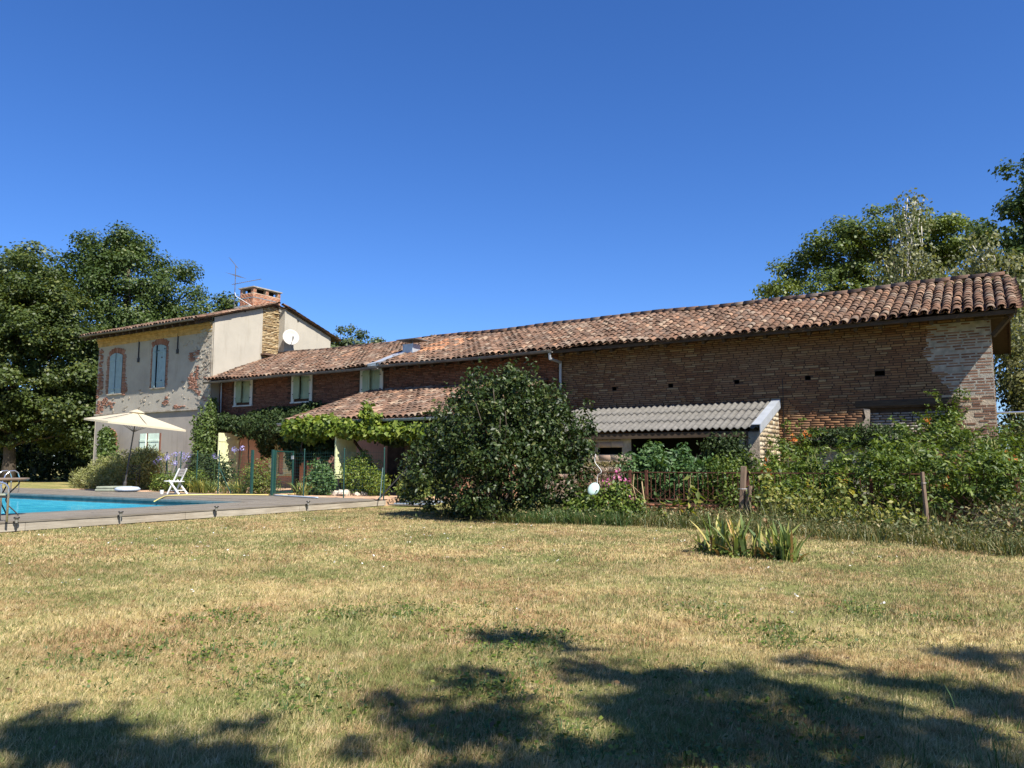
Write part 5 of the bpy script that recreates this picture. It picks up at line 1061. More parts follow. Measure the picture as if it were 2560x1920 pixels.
droopy(yv, [((-5.2, -9.05, 0), (-5.15, -9.0, 1.0)), ((-5.3, -9.1, 0), (-5.4, -9.1, .6)), ((-5.15, -9.0, 0), (-5.0, -9.0, .75)), ((-5.55, -9.2, 0), (-5.72, -9.2, .5))], 20, .17, .5, L_YELLOW, 61)
by = thing('bramble_patch', 'patch of yellowing bramble in front of the trumpet vine, between the two posts', 'bramble', (-2.7, -8.9, 0))
foliage('foliage', by, [(-3.4, -8.5, .4, .6, .5, .38), (-2.7, -8.8, .36, .7, .55, .36), (-2.0, -9.0, .3, .7, .5, .32), (-3.8, -8.3, .55, .3, .3, .4), (-1.5, -9.3, .22, .6, .45, .26), (-2.55, -8.4, .75, .22, .22, .28), (-3.95, -8.0, .75, .2, .2, .3), (-3.1, -8.3, .7, .2, .2, .2)], 3000, .10, L_YELLOW, 62, shell=.95, lump=.3, up=.5, droop=.45)
blades('stalks', by, [(-3.9+.3*i, -8.9-.06*i, 0) for i in range(11)], 420, .3, .6, .012, L_WEED, 63, .5)
gbh = thing('dead_twig_heap', 'dark twiggy dry shrub at the right end of the grass border', 'shrub', (-.1, -10.2, 0))
foliage('foliage', gbh, [(-.25, -10.1, .3, .5, .45, .35), (.35, -10.3, .32, .5, .5, .4), (.1, -9.4, .35, .6, .5, .4)], 2000, .06, L_WEED, 64, shell=.8, up=.3)
q = MB()
for i in range(60): a = (rr.uniform(-.5, .6), rr.uniform(-10.5, -9.8), 0); q.tube([a, (a[0]+rr.uniform(-.2, .2), a[1]+rr.uniform(-.2, .2), rr.uniform(.2, .4)), (a[0]+rr.uniform(-.4, .4), a[1]+rr.uniform(-.3, .3), rr.uniform(.35, .7))], [.006, .004, .002], 4)
q.build('twigs', BARK, gbh)
hp = thing('hay_heap', 'small heap of reddish dead grass left of the wooden post', 'grass heap', (-4.9, -8.5, 0))
r = np.random.RandomState(65); n = 1600; a = r.uniform(0, 6.28, n); q_ = r.rand(n)**.5; P = np.stack([-4.9+.45*q_*np.cos(a), -8.5+.3*q_*np.sin(a), .22*(1-q_**2)*r.uniform(.7, 1, n)+.01], 1); V, F, k = leaf_geo(P, unit(r.normal(size=P.shape)*.6+np.array([0, 0, .8])), .2, r, .06, .0, False); npmesh('hay', V, F, L_BROWN, hp, r.rand(n))
# weeds along the foot of the border
wp = []; rs = np.random.RandomState(66)
E_ = [(-10.9, -9.9), (-9.0, -10.6), (-7.6, -10.2), (-6.2, -10.0), (-4.7, -9.9), (-3.4, -10.4), (-2.2, -10.8), (-1, -11.3), (.3, -11.9)]
for i in range(1500):
    k = rs.randint(len(E_)-1); t = rs.rand(); x = E_[k][0]+(E_[k+1][0]-E_[k][0])*t; y = E_[k][1]+(E_[k+1][1]-E_[k][1])*t; dp = rs.rand()**.75*2.0
    wp.append((x+rs.normal()*.1, y+.1+dp, 0))
wp = [p for p in wp if not ((p[0]+9.4)**2+(p[1]+9.2)**2 < 1.3)]
blades('weed_border', None, wp, 13000, .12, .30, .012, L_WEED, 67, .8, 2, kind='stuff')
w2 = [p for p in wp if -8.4 < p[0] < -6.2]; blades('long_green_grass', None, w2, 5200, .15, .34, .010, L_ELDER, 68, .9, 2, kind='stuff')
r = np.random.RandomState(69); idx = r.randint(0, len(wp), 9000); P = np.array(wp)[idx] + np.stack([r.normal(size=9000)*.15, r.normal(size=9000)*.15, r.uniform(.02, .34, 9000)], 1)
V, F, k = leaf_geo(P, unit(r.normal(size=P.shape)+np.array([0, 0, .7])), .055, r, .5, .2, True); setp(npmesh('weed_leaves', V, F, L_WEED, None, np.repeat(r.rand(9000), k)), kind='stuff')
# iris clump
def iris(label, pts, n, h, seed):
    t = thing('iris_clump', label, 'iris', (np.mean([p[0] for p in pts]), np.mean([p[1] for p in pts]), 0)); rs_ = np.random.RandomState(seed)
    half = len(pts)
    blades('leaf_fans', t, pts, n, .07, h, .042, L_IRIS, seed, .55, 4); blades('dry_leaves', t, pts, n//4, .1, h*.55, .035, L_BROWN, seed+1, 1.3, 4)
    foliage('low_leaves', t, [(p[0], p[1], .05, .22, .18, .12) for p in pts], 60*len(pts), .05, L_TRUMP, seed+2, shell=.9)
iris('large sword leaved iris clump with yellowing tips standing alone on the lawn', [(-3.35, -13.35, 0), (-3.2, -13.5, 0), (-3.0, -13.55, 0), (-2.88, -13.5, 0), (-2.75, -13.45, 0), (-3.1, -13.3, 0), (-3.28, -13.3, 0)], 74, .56, 71)
iris('smaller right hand iris clump with a dried orange leaf at its edge', [(-2.62, -13.5, 0), (-2.48, -13.55, 0), (-2.38, -13.65, 0), (-2.3, -13.6, 0), (-2.42, -13.45, 0)], 52, .5, 74)
iris('small dark iris tuft at the left edge of the big iris clump', [(-3.62, -13.05, 0), (-3.55, -13.1, 0)], 16, .26, 77)
petals('wilted_flowers', bpy.data.objects['iris_clump'], [(-2.68, -13.35, .42), (-2.62, -13.35, .38)], 9, .07, L_BROWN, 79, .05)

# ------------------------------------------------------------------ plants along the pool fence
lv = thing('wispy_herb_bush', 'wide feathery grey green herb bush behind the parasol foot', 'shrub', (-29.8, -5.6, .1))
lvb = [(-33.4, -4.9, .4, .9, .7, .5), (-32.3, -5.1, .6, 1.0, .8, .65), (-31.2, -5.3, .7, 1.0, .8, .75), (-30.2, -5.2, .85, 1.0, .8, .85), (-29.4, -4.8, 1.0, .9, .7, .9), (-29.9, -4.5, 1.45, .7, .6, .45)]
foliage('foliage', lv, lvb, 30000, .15, L_LAV, 81, aspect=.2, up=.9, droop=-.5, shell=.8, fold=False)
blades('stems', lv, [(b[0]+.3*k, b[1], .2) for b in lvb for k in (-1, 0, 1)], 1800, .4, .9, .014, L_LAV, 82, .5, 2)
def agap(label, fl, base, seed):
    t = thing('agapanthus', label, 'flower', (base[0], base[1], .18)); blades('strap_leaves', t, [base, (base[0]+.2, base[1]+.1, .18)], 44, .12, .5, .035, L_IRIS, seed, 1.0, 3)
    q = MB()
    for f in fl: q.tube([(base[0]+random.Random(seed).uniform(-.1, .1), base[1], .2), ((base[0]+f[0])/2, (base[1]+f[1])/2, (f[2]+.2)/2+.08), f], .008, 4)
    q.build('stalks', L_ELDER, t); r = np.random.RandomState(seed); P = []; N = []
    for f in fl:
        d = unit(r.normal(size=(46, 3))); P.append(np.array(f)+d*np.array([.10, .10, .085])); N.append(unit(d+r.normal(size=d.shape)*.4))
    P = np.vstack(P); N = np.vstack(N); V, F, k = leaf_geo(P, N, .06, r, .5, -.1, True); setp(npmesh('flower_heads', V, F, F_LILAC, t, np.repeat(r.rand(len(P)), k)), kind='stuff')
agap('row of lilac agapanthus heads behind the white chair', [(-27.4, -5.6, 1.42), (-27.05, -5.5, 1.52), (-26.75, -5.4, 1.58), (-26.45, -5.3, 1.6), (-26.2, -5.2, 1.55), (-26.9, -5.6, 1.38), (-27.6, -5.6, 1.3), (-26.6, -5.5, 1.25), (-26.3, -5.3, 1.4)], (-26.8, -5.6, .18), 83)
agap('single low lilac agapanthus head left of the pale door shutter', [(-24.05, -5.6, 1.5)], (-24.0, -5.7, .18), 84)
agap('pair of tall lilac agapanthus heads in front of the pale door shutter', [(-22.75, -5.8, 1.72), (-22.4, -5.75, 1.76)], (-22.5, -5.9, .18), 85)
def shrub(name, label, blobs, n, size, mat, seed, base, aspect=.5, **kw):
    t = thing(name, label, 'shrub', base); foliage('foliage', t, blobs, n, size, mat, seed, aspect=aspect, **kw); q = MB(); rr_ = random.Random(seed)
    for i in range(8):
        b = blobs[i % len(blobs)]; limb(q, (base[0]+rr_.uniform(-.15, .15), base[1]+rr_.uniform(-.1, .1), base[2]), (b[0]+rr_.uniform(-.3, .3)*b[3], b[1], b[2]+.4*b[5]), .018, .006, rr_, 4, .02, 4)
    q.build('stems', BARK, t); return t
shrub('round_shrub', 'rounded green shrub just left of the pool gate', [(-21.75, -5.55, .8, .55, .5, .62), (-21.5, -5.5, .5, .6, .5, .42), (-22.3, -5.5, .6, .5, .45, .5)], 3600, .075, L_OAKY, 86, (-21.7, -5.5, .18))
shrub('leafy_shrub', 'tall dark leaved shrub inside the fence right of the gate', [(-19.4, -4.9, .8, .55, .45, .55), (-19.0, -5.2, .7, .5, .35, .45), (-19.2, -5.2, .5, .8, .4, .4), (-19.6, -4.8, 1.2, .3, .3, .35)], 3000, .11, L_ELDER, 87, (-19.1, -5.0, .18))
shrub('leafy_shrub', 'bright lime green shrub inside the fence beside the big bush', [(-18.0, -4.7, .85, .6, .5, .65), (-17.5, -4.6, .75, .5, .45, .6), (-17.9, -4.5, 1.3, .3, .3, .4), (-17.1, -4.7, .6, .5, .4, .45)], 4200, .09, L_VINE, 88, (-17.7, -4.7, .18))
t = thing('strappy_plant', 'grey green strappy plant at the foot of the fence right of the gate', 'plant', (-19.4, -5.75, .18)); blades('leaves', t, [(-19.5, -5.75, .18), (-19.3, -5.75, .18)], 70, .15, .55, .03, L_IRIS, 89, .9, 3)
t = thing('strappy_plant', 'green clump of arching leaves left of the gate post', 'plant', (-22.8, -6.0, .18)); blades('leaves', t, [(-22.9, -6.0, .18), (-22.5, -5.9, .18), (-22.2, -5.9, .18)], 110, .2, .55, .035, L_IRIS, 90, 1.0, 3)
t = thing('strappy_plant', 'yellowing tuft of leaves right of the white chair', 'plant', (-23.9, -6.1, .18)); blades('leaves', t, [(-24.1, -6.1, .18), (-23.7, -6.1, .18), (-24.5, -6, .18)], 160, .25, .6, .028, L_YELLOW, 91, .8, 3)
shrub('leafy_shrub', 'mixed green flower bed plants behind the white chair', [(-26.6, -5.8, .5, .9, .4, .4), (-25.2, -5.7, .55, .8, .4, .42)], 3000, .1, L_TRUMP, 92, (-25.4, -5.7, .18), droop=.1)
shrub('leafy_shrub', 'dark mass of leaves behind the fence left of the pale door shutter', [(-26.4, -4.4, 1.0, .8, .5, .7), (-25.6, -4.2, .9, .6, .5, .6)], 2600, .12, L_CREEP, 93, (-25.2, -4.1, .18))
shrub('leafy_shrub', 'low straggly green plant by the bush at the right end of the deck', [(-15.0, -5.4, .55, .6, .5, .55), (-14.4, -6.0, .5, .6, .5, .5), (-14.3, -5.2, .9, .4, .4, .5)], 2400, .1, L_OAKY, 94, (-14.7, -5.7, .0))
# ------------------------------------------------------------------ pool side furniture
par = thing('parasol', 'large cream square parasol leaning over the far side of the pool', 'parasol', (-28.25, -6.45, .2), YAW)
par.rotation_euler = (0, rad(6.6), YAW)
q = MB(); q.tube([(0, 0, .05), (0, 0, 1.25)], .032, 10); q.tube([(0, 0, 1.2), (0, 0, 1.34)], .042, 10); q.tube([(0, 0, 1.3), (0, 0, 3.02)], .026, 10); q.build('pole', DARKPOLE, par, False)
q = MB(); q.lathe([(.06, .0), (.06, .3), (.045, .36)], 12); q.build('base_sleeve', DARKPOLE, par, False)
hd_, zt, zb = 1.98, 3.03, 2.56; V = []; F = []; n = 12
cor = [(hd_, 0), (0, hd_), (-hd_, 0), (0, -hd_)]
for e in range(4):
    a, b = cor[e], cor[(e+1) % 4]; base = len(V); m_ = 8
    for i in range(n+1):
        t = i/n
        for k in range(m_+1):
            s = k/m_; x = (a[0]*(1-s)+b[0]*s)*t; y = (a[1]*(1-s)+b[1]*s)*t; z = zt-(zt-zb)*t - .05*math.sin(math.pi*t)*math.sin(math.pi*s) + (.0 if t < 1 else 0); V.append((x, y, z))
    for i in range(n):
        for k in range(m_): F.append((base+i*(m_+1)+k, base+(i+1)*(m_+1)+k, base+(i+1)*(m_+1)+k+1, base+i*(m_+1)+k+1))
o = npmesh('canopy', V, F, CANVAS, par, world=False, smooth=True)
q = MB()
for e in range(4):
    a, b = cor[e], cor[(e+1) % 4]; q.quad((a[0], a[1], zb), (b[0], b[1], zb), (b[0]*1.002, b[1]*1.002, zb-.07), (a[0]*1.002, a[1]*1.002, zb-.07))
q.build('valance', CANVAS, par, False)
V = []; F = []
for i, (s, z) in enumerate(((.0, .12), (.5, .07), (1, .0))):
    for c in cor: V.append((c[0]*.16*s, c[1]*.16*s, zt+z-.02))
for i in range(2):
    for k in range(4): F.append((i*4+k, (i+1)*4+k, (i+1)*4+(k+1) % 4, i*4+(k+1) % 4))
npmesh('vent_cap', V, F, CANVAS, par, world=False)
for k in range(8):
    q = MB(); c0, c1 = cor[k//2], cor[(k//2+1) % 4]; e = c0 if k % 2 == 0 else ((c0[0]+c1[0])/2, (c0[1]+c1[1])/2)
    q.tube([(e[0]*.02, e[1]*.02, zt-.03), (e[0]*.99, e[1]*.99, zb-.02)], .011, 5); q.tube([(0, 0, 2.25), (e[0]*.5, e[1]*.5, (zt+zb)/2-.04)], .009, 5); q.build('rib', DARKPOLE, par, False)
fl = thing('pool_float', 'pale blue round float lying at the parasol foot', 'pool float', (-27.2, -6.95, .2)); q = MB(); q.lathe([(.28, 0), (.42, .05), (.44, .11), (.36, .17), (.2, .19), (.05, .19)], 20); q.build('float_body', FLOAT, fl, False, smooth=True); q = MB(); q.lathe([(.2, .005), (.22, -.001)], 12); q.build('float_valve', WHITE, fl, False)
cu = thing('cushion_stack', 'stack of folded grey green lounger cushions left of the parasol foot', 'cushions', (-28.3, -6.95, .2), YAW)
for i, (x0, x1, z0) in enumerate(((-.45, .25, 0), (-.42, .22, .095), (-.1, .75, .0), (-.12, .7, .10))):
    q = MB(); q.box(x0, x1, -.28+(.03*i), .28, z0, z0+.09); bevel(q.build('cushion', CUSH, cu, False), .035, 3)
# white folding chair (side view, facing left)
wc = thing('folding_chair', 'white slatted folding chair turned sideways at the far pool edge', 'chair', (-23.75, -7.35, .2), YAW+rad(-14))
for yy in (-.21, .21):
    q = MB(); q.beam((.30, yy, 0), (-.12, yy, .47), .03, .045); q.build('leg', WHITE, wc, False)
    q = MB(); q.beam((-.18, yy*.9, 0), (.25, yy*.9, .86), .03, .05); q.build('back_leg', WHITE, wc, False)
for i in range(6):
    q = MB(); x0 = -.30+i*.078; q.box(x0, x0+.066, -.22, .22, .43-i*.004, .455-i*.004); q.build('seat_slat', WHITE, wc, False)
for i in range(3):
    z0 = .60+i*.09; xx = -.18+(.43*(z0/.86)); q = MB(); q.hexa([(xx-.012, -.2, z0), (xx+.012, -.2, z0), (xx+.012, .2, z0), (xx-.012, .2, z0), (xx+.028, -.2, z0+.075), (xx+.052, -.2, z0+.075), (xx+.052, .2, z0+.075), (xx+.028, .2, z0+.075)]); q.build('back_slat', WHITE, wc, False)
q = MB(); q.beam((.2, -.2, .13), (.2, .2, .13), .03, .03); q.beam((-.13, -.2, .12), (-.13, .2, .12), .03, .03); q.build('stretcher', WHITE, wc, False)
cp = thing('plastic_cup', 'small white cup on the deck by the white chair legs', 'cup', (-24.15, -7.6, .2)); q = MB(); q.lathe([(.05, 0), (.065, .12), (.066, .13)], 12); q.build('cup_body', WHITE, cp, False); q = MB(); q.lathe([(.069, .12), (.069, .135)], 12); q.build('rim', WHITE, cp, False)
# wrought iron chair
ic = thing('iron_chair', 'dark wrought iron garden chair with lattice back beside the parasol pole', 'chair', (-28.6, -5.95, .2), YAW+rad(12))
q = MB()
for x in (-.24, .24): q.tube([(x, .22, 0), (x, .2, .45), (x*.98, .26, .95)], .014, 6)
q.tube([(-.236, .26, .95), (.236, .26, .95)], .014, 6); q.build('back_frame', IRON, ic, False)
q = MB()
for i in range(5): x = -.16+i*.08; q.tube([(x, .235, .62), (x, .26, .95)], .008, 4)
for i in range(4): z = .65+i*.08; q.tube([(-.235, .24+(z-.65)*.06, z), (.235, .24+(z-.65)*.06, z)], .008, 4)
q.build('lattice_back', IRON, ic, False)
q = MB(); q.box(-.25, .25, -.25, .2, .43, .45); q.build('seat', IRON, ic, False)
for x in (-.24, .24):
    q = MB(); q.tube([(x, -.24, 0), (x, -.24, .44)], .013, 6); q.build('leg', IRON, ic, False)
    q = MB(); q.tube([(x, -.22, .45), (x, -.2, .66), (x, .22, .68)], .012, 6); q.build('armrest', IRON, ic, False)
# round table and tube armchair on the near deck
tb = thing('garden_table', 'round brown topped table on curved black iron legs at the left edge', 'table', (-16.74, -16.09, .2), YAW)
q = MB(); q.lathe([(.50, .685), (.53, .70), (.535, .72), (.52, .735)], 32); q.build('table_top', TABLETOP, tb, False)
for k in range(4):
    an = rad(8+90*k); c, s_ = math.cos(an), math.sin(an); q = MB(); pr_ = [(.40, .69), (.39, .62), (.30, .52), (.19, .40), (.17, .30), (.22, .20), (.33, .10), (.40, .03), (.42, 0)]
    q.tube([(rr_*c, rr_*s_, z) for rr_, z in pr_], .013, 6); q.build('leg', IRON, tb, False)
q = MB(); q.tube([(.18*math.cos(t), .18*math.sin(t), .36) for t in np.linspace(0, 2*math.pi, 17)], .009, 5); q.tube([(-.18, 0, .36), (.18, 0, .36)], .007, 4); q.build('ring_brace', IRON, tb, False)
ac = thing('tube_armchair', 'armchair of bent steel tube cut by the left edge beside the table', 'chair', (-15.16, -16.98, .2), YAW+rad(45))
for y in (-.27, .27):
    q = MB(); q.tube([(.28, y, 0), (.28, y, .52), (.27, y, .60), (.22, y, .665), (.14, y, .69), (.02, y, .69), (-.2, y, .66), (-.3, y, .64)], .02, 10); q.build('arm_leg', STEEL, ac, False, smooth=True)
    q = MB(); q.tube([(-.35, y, 0), (-.28, y, .45), (-.40, y, .95)], .018, 8); q.build('back_leg', STEEL, ac, False, smooth=True)
q = MB(); q.box(-.3, .26, -.26, .26, .42, .445); q.build('seat', IRON, ac, False); q = MB(); q.box(-.29, .25, -.25, .25, .446, .49); bevel(q.build('seat_pad', CUSH, ac, False), .02, 2)
q = MB(); q.hexa([(-.32, -.25, .55), (-.30, -.25, .55), (-.30, .25, .55), (-.32, .25, .55), (-.42, -.25, .95), (-.40, -.25, .95), (-.40, .25, .95), (-.42, .25, .95)]); q.build('backrest', IRON, ac, False)
ld = thing('pool_ladder', 'polished steel pool ladder rails on the far pool edge', 'ladder', (-30.4, -9.85, .2), 0)
for x in (-.28, .28):
    q = MB(); q.tube([(x, .55, -.02), (x, .55, .55), (x, .5, .70), (x, .38, .78), (x, .22, .76), (x, .08, .62), (x, -.02, .35), (x, -.06, .0), (x, -.06, -.9)], .021, 10); q.build('handrail', STEEL, ld, False, smooth=True)
for z in (-.2, -.45):
    q = MB(); q.box(-.28, .28, -.11, -.03, z, z+.025); q.build('step', STEEL, ld, False)
def hose_(name, label, pts, r_, mat, cat):
    P = [Vector(p) for p in pts]; out = []
    for i in range(len(P)-1):
        for k in range(6):
            t = k/6; p0, p1, p2, p3 = P[max(i-1, 0)], P[i], P[i+1], P[min(i+2, len(P)-1)]
            out.append(.5*((2*p1)+(-p0+p2)*t+(2*p0-5*p1+4*p2-p3)*t*t+(-p0+3*p1-3*p2+p3)*t**3))
    out.append(P[-1]); q = MB(); q.tube(out, r_, 6); return q.build(name, mat, None, smooth=True, label=label, cat=cat)
hose_('garden_hose', 'yellow hose trailing along the far deck and through the pool gate', [(-20.6, -10.2, .14), (-21.0, -9.7, .225), (-22.1, -8.7, .225), (-22.0, -7.7, .225), (-21.0, -6.9, .225), (-20.4, -6.5, .215), (-19.9, -5.9, .205), (-20.6, -4.9, .205), (-19.4, -4.4, .205)], .019, HOSE, 'hose')
hose_('pool_pole', 'long grey blue pool pole lying on the deck in front of the gate', [(-19.6, -6.7, .23), (-18.4, -7.0, .23), (-17.0, -7.35, .23)], .026, BLUEPOLE, 'pole')
bd = thing('board_pile', 'short grey boards and pipes lying at the right end of the deck', 'boards', (-14.6, -6.2, 0))
for i in range(5):
    q = MB(); q.beam((-15.0+.1*i, -6.5+.14*i, .05+.03*i), (-13.7+.1*i, -6.3+.12*i, .05+.03*i), .11, .03); q.build('board', BLUEPOLE if i % 2 else GWOOD, bd)
q = MB(); q.tube([(-15.3, -6.9, .0), (-14.6, -6.1, 1.15)], .025, 6); q.build('leaning_prop', IRON, bd)
rk = random.Random(9)
for i in range(11):
    x, y = -18.9+rk.uniform(0, 1.5), -5.1+rk.uniform(-.3, .3); s = rk.uniform(.09, .17); me = bpy.data.meshes.new('rock'); V = []; F = []
    import bmesh
    bm = bmesh.new(); bmesh.ops.create_icosphere(bm, subdivisions=2, radius=1)
    for v in bm.verts:
        k = 1+.25*math.sin(v.co.x*3+i)+.2*math.sin(v.co.y*4+2*i)+rk.uniform(-.07, .07); v.co = Vector((v.co.x*s*k*1.3, v.co.y*s*k, v.co.z*s*k*.75))
    bm.to_mesh(me); bm.free(); me.materials.append(ROCK); o = link('rock', me); o.location = (x, y, .19+s*.45); o.rotation_euler = (0, 0, rk.uniform(0, 6)); setp(o, 'pale rough stone in the small rock edging by the fence foot', 'stone', 'stones edging the flower bed by the fence')
# solar lamps along the deck edge
names = ['nearest solar stake lamp at the left end of the deck edge', 'second solar stake lamp from the left along the deck edge below the pool', 'third solar stake lamp leaning in front of the deck edge below the white chair', 'farthest solar stake lamp on the deck edge below the pool corner']
for i, y in enumerate((-16.6, -14.65, -12.4, -9.6)):
    x = edge_x(y)+.11; t = thing('solar_lamp', names[i], 'garden lamp', (x, y, 0), 0, 'solar lamps staked along the deck edge'); ln = (.0, .0, .02, .0)[i]
    q = MB(); q.tube([(0, 0, -.02), (ln, 0, .17)], [.004, .011], 6); q.build('stake', SOLAR if i % 2 == 0 else STK, t, False)
    q = MB(); q.lathe([(.022, .17), (.034, .25)], 10, (ln, 0, 0)); q.build('lens', STK, t, False); q = MB(); q.lathe([(.05, .25), (.052, .262), (.046, .275)], 14, (ln, 0, 0)); q.build('solar_cap', SOLAR, t, False)
# ------------------------------------------------------------------ pool fence and gate
fence = thing('pool_fence', 'green wire mesh pool fence on thin green posts along the patio', 'fence', (-21, -6.45, .19))
GX0, GX1 = -21.05, -20.05
def mesh_panel(parent, a, b, z0, z1, step=.1, r_=.0022, mat=GREENP, name='wire_mesh'):
    a, b = Vector(a), Vector(b); L = (b-a).length; q = MB(); n = max(2, int(L/step))
    d = (b-a).normalized(); s_ = d.cross(Vector((0, 0, 1)))*r_
    for i in range(n+1):
        p = a.lerp(b, i/n); q.quad(p-d*r_+Vector((0, 0, z0)), p+d*r_+Vector((0, 0, z0)), p+d*r_+Vector((0, 0, z1)), p-d*r_+Vector((0, 0, z1)))
    z = z0
    while z <= z1+.001:
        q.quad(a+Vector((0, 0, z-r_)), b+Vector((0, 0, z-r_)), b+Vector((0, 0, z+r_)), a+Vector((0, 0, z+r_))); z += step
    return q.build(name, mat, parent, kind='stuff')
def post(parent, x, y, z0, h, r_=.019, name='post'):
    q = MB(); q.tube([(x, y, z0), (x, y, z0+h)], r_, 8); q.lathe([(r_*1.25, 0), (r_*1.25, .03), (r_*.6, .045)], 8, (x, y, z0+h)); q.build(name, GREENP, parent)
right = [(-20.05, -6.42), (-18.6, -6.42), (-16.9, -6.4), (-15.3, -6.4)]
left = [(-21.05, -6.42), (-22.85, -6.35), (-24.6, -5.95), (-26.2, -5.5), (-26.9, -5.2), (-27.9, -4.95)]
for P_ in (right, left):
    for i in range(len(P_)-1): mesh_panel(fence, (*P_[i], .0), (*P_[i+1], .0), .25, 1.62)
    for i, (x, y) in enumerate(P_):
        if i: post(fence, x, y, .15, 1.5)
for (a, b) in (((-27.85, -4.98, 1.45), (-27.1, -5.35, .2)), ((-22.85, -6.33, 1.1), (-22.2, -6.33, .22)), ((-15.35, -6.4, 1.1), (-15.0, -6.9, .2))):
    q = MB(); q.tube([a, b], .016, 6); q.build('brace', GREENP, fence)
gate = thing('pool_gate', 'green mesh pool gate standing open between two thick posts', 'gate', (-20.05, -6.42, .19))
for x in (GX0, GX1):
    q = MB(); q.box(x-.036, x+.036, -6.456, -6.384, .15, 1.68); q.build('gate_post', GREENP, gate)
ga, gb = Vector((-20.0, -6.36, 0)), Vector((-20.55, -5.12, 0))
q = MB()
for p in (ga, gb): q.beam(p+Vector((0, 0, .25)), p+Vector((0, 0, 1.66)), .045, .045)
for z in (.27, 1.63): q.beam(ga+Vector((0, 0, z)), gb+Vector((0, 0, z)), .045, .045)
q.build('leaf_frame', GREENP, gate); mesh_panel(gate, ga, gb, .28, 1.62, .06, .0022, GREENP, 'leaf_mesh')
q = MB(); q.box(gb.x-.04, gb.x+.04, gb.y-.05, gb.y+.0, 1.38, 1.5); q.build('latch', ZINC, gate)
# ------------------------------------------------------------------ rusty railing, posts and chain link on the right
rl = thing('rusty_railing', 'low rusty iron railing on a brick plinth running in front of the shed and vines', 'railing', (-4.5, -6.9, 0))
RY = -6.95
q = MB(); q.box(-8.6, 2.0, RY-.1, RY+.1, 0, .34); q.build('plinth_core', MORTAR, rl)
place_bricks(rl, lay_bricks(-8.6, 2.0, .0, .34, (.062, .068), (.2, .24), .012, 91), (0, RY-.1, 0), (1, 0, 0), (0, -1, 0), BRICK_RED, (.003, .01), 0, None, 91, rest='plinth_bricks')
for z in (.42, 1.02):
    q = MB(); q.box(-8.6, 2.0, RY-.018, RY+.018, z-.012, z+.012); q.build('rail', RUST, rl)
bm_ = None; x = -8.55
while x < 2.0:
    if bm_ is None: q = MB(); q.box(-.007, .007, -.007, .007, .42, 1.02); bm_ = q.mesh('bar', RUST)
    o = link('bar', bm_, rl); o.location = Vector((x, RY, 0)) - ORG[rl.name]; x += .11
for x in (-8.6, -7.3, -6.9, -4.6, -2.2, .2, 2.0):
    q = MB(); q.box(x-.03, x+.03, RY-.03, RY+.03, .3, 1.07); q.build('railing_post', RUST, rl)
p1 = thing('fence_post', 'thick weathered wooden fence post with a shorter stake tied to it', 'fence post', (-4.4, -8.16, 0), 0, 'old wooden posts of the wire fence')
q = MB(); q.beam((-4.42, -8.2, -.05), (-4.36, -8.1, 1.16), .10, .10); bevel(q.build('post', POSTW, p1), .008)
q = MB(); q.tube([(-4.33, -8.28, -.05), (-4.27, -8.2, .42), (-4.22, -8.2, .78)], [.05, .055, .045], 8); q.build('tied_stake', POSTW, p1)
q = MB(); q.tube([(-4.36+.09*math.cos(t), -8.18+.12*math.sin(t), .72) for t in np.linspace(0, 2*math.pi, 13)], .006, 4); q.build('wire_tie', ZINC, p1)
p2 = thing('fence_post', 'thin grey leaning wooden post at the right of the yellow bramble', 'fence post', (-1.08, -9.43, 0), 0, 'old wooden posts of the wire fence')
q = MB(); q.tube([(-1.08, -9.43, -.05), (-1.09, -9.42, .5), (-1.12, -9.4, 1.08)], [.036, .034, .03], 8); q.build('post', POSTW, p2); q = MB(); q.tube([(-1.1+.04*math.cos(t), -9.41+.04*math.sin(t), .9) for t in np.linspace(0, 2*math.pi, 9)], .003, 4); q.build('wire_tie', ZINC, p2)
cl = thing('chain_link_fence', 'sagging rusty chain link fence strung between the old posts', 'fence', (-4, -8.8, 0))
def chain(a, b, h):
    a, b = Vector(a), Vector(b); L = (b-a).length; q = MB(); s_ = .09; n = int(L/s_); m_ = int(h/s_)
    P = lambda i, j: a.lerp(b, i/n) + Vector((0, 0, j*s_*(1-.08*math.sin(i/n*math.pi)))) + Vector((0, .01*((i+j) % 2), 0))
    for i in range(n):
        for j in range(m_):
            p, r_ = (P(i, j), P(i+1, j+1)) if (i+j) % 2 == 0 else (P(i, j+1), P(i+1, j)); q.beam(p, r_, .0035, .0035)
    q.build('wire_mesh', RUST, cl, kind='stuff')
chain((-6.5, -8.7, .02), (-4.42, -8.2, .02), .72); chain((-4.36, -8.2, .02), (-1.1, -9.4, .02), .72); chain((-1.08, -9.4, .02), (1.2, -10.2, .02), .72)
st = thing('thin_stake', 'thin bleached cane leaning by the pink flowers', 'stake', (-6.15, -8.85, 0)); q = MB(); q.tube([(-6.1, -8.9, 0), (-6.25, -8.8, .85)], .014, 6); q.build('cane', STRAW, st); q = MB(); q.tube([(-6.2, -8.83, .55), (-6.5, -8.8, .8)], .006, 4); q.build('side_twig', STRAW, st)
wr = hose_('bent_wire', 'white bent wire hoop rising beside the pale disc', [(-7.3, -8.6, .3), (-7.35, -8.6, .9), (-7.25, -8.6, 1.05), (-7.4, -8.6, 1.25), (-7.38, -8.6, 1.42)], .007, WHITE, 'wire')
dc_ = thing('plastic_disc', 'pale mint oval plastic disc tilted among the plants right of the big bush', 'disc', (-7.1, -9.3, .2), YAW)
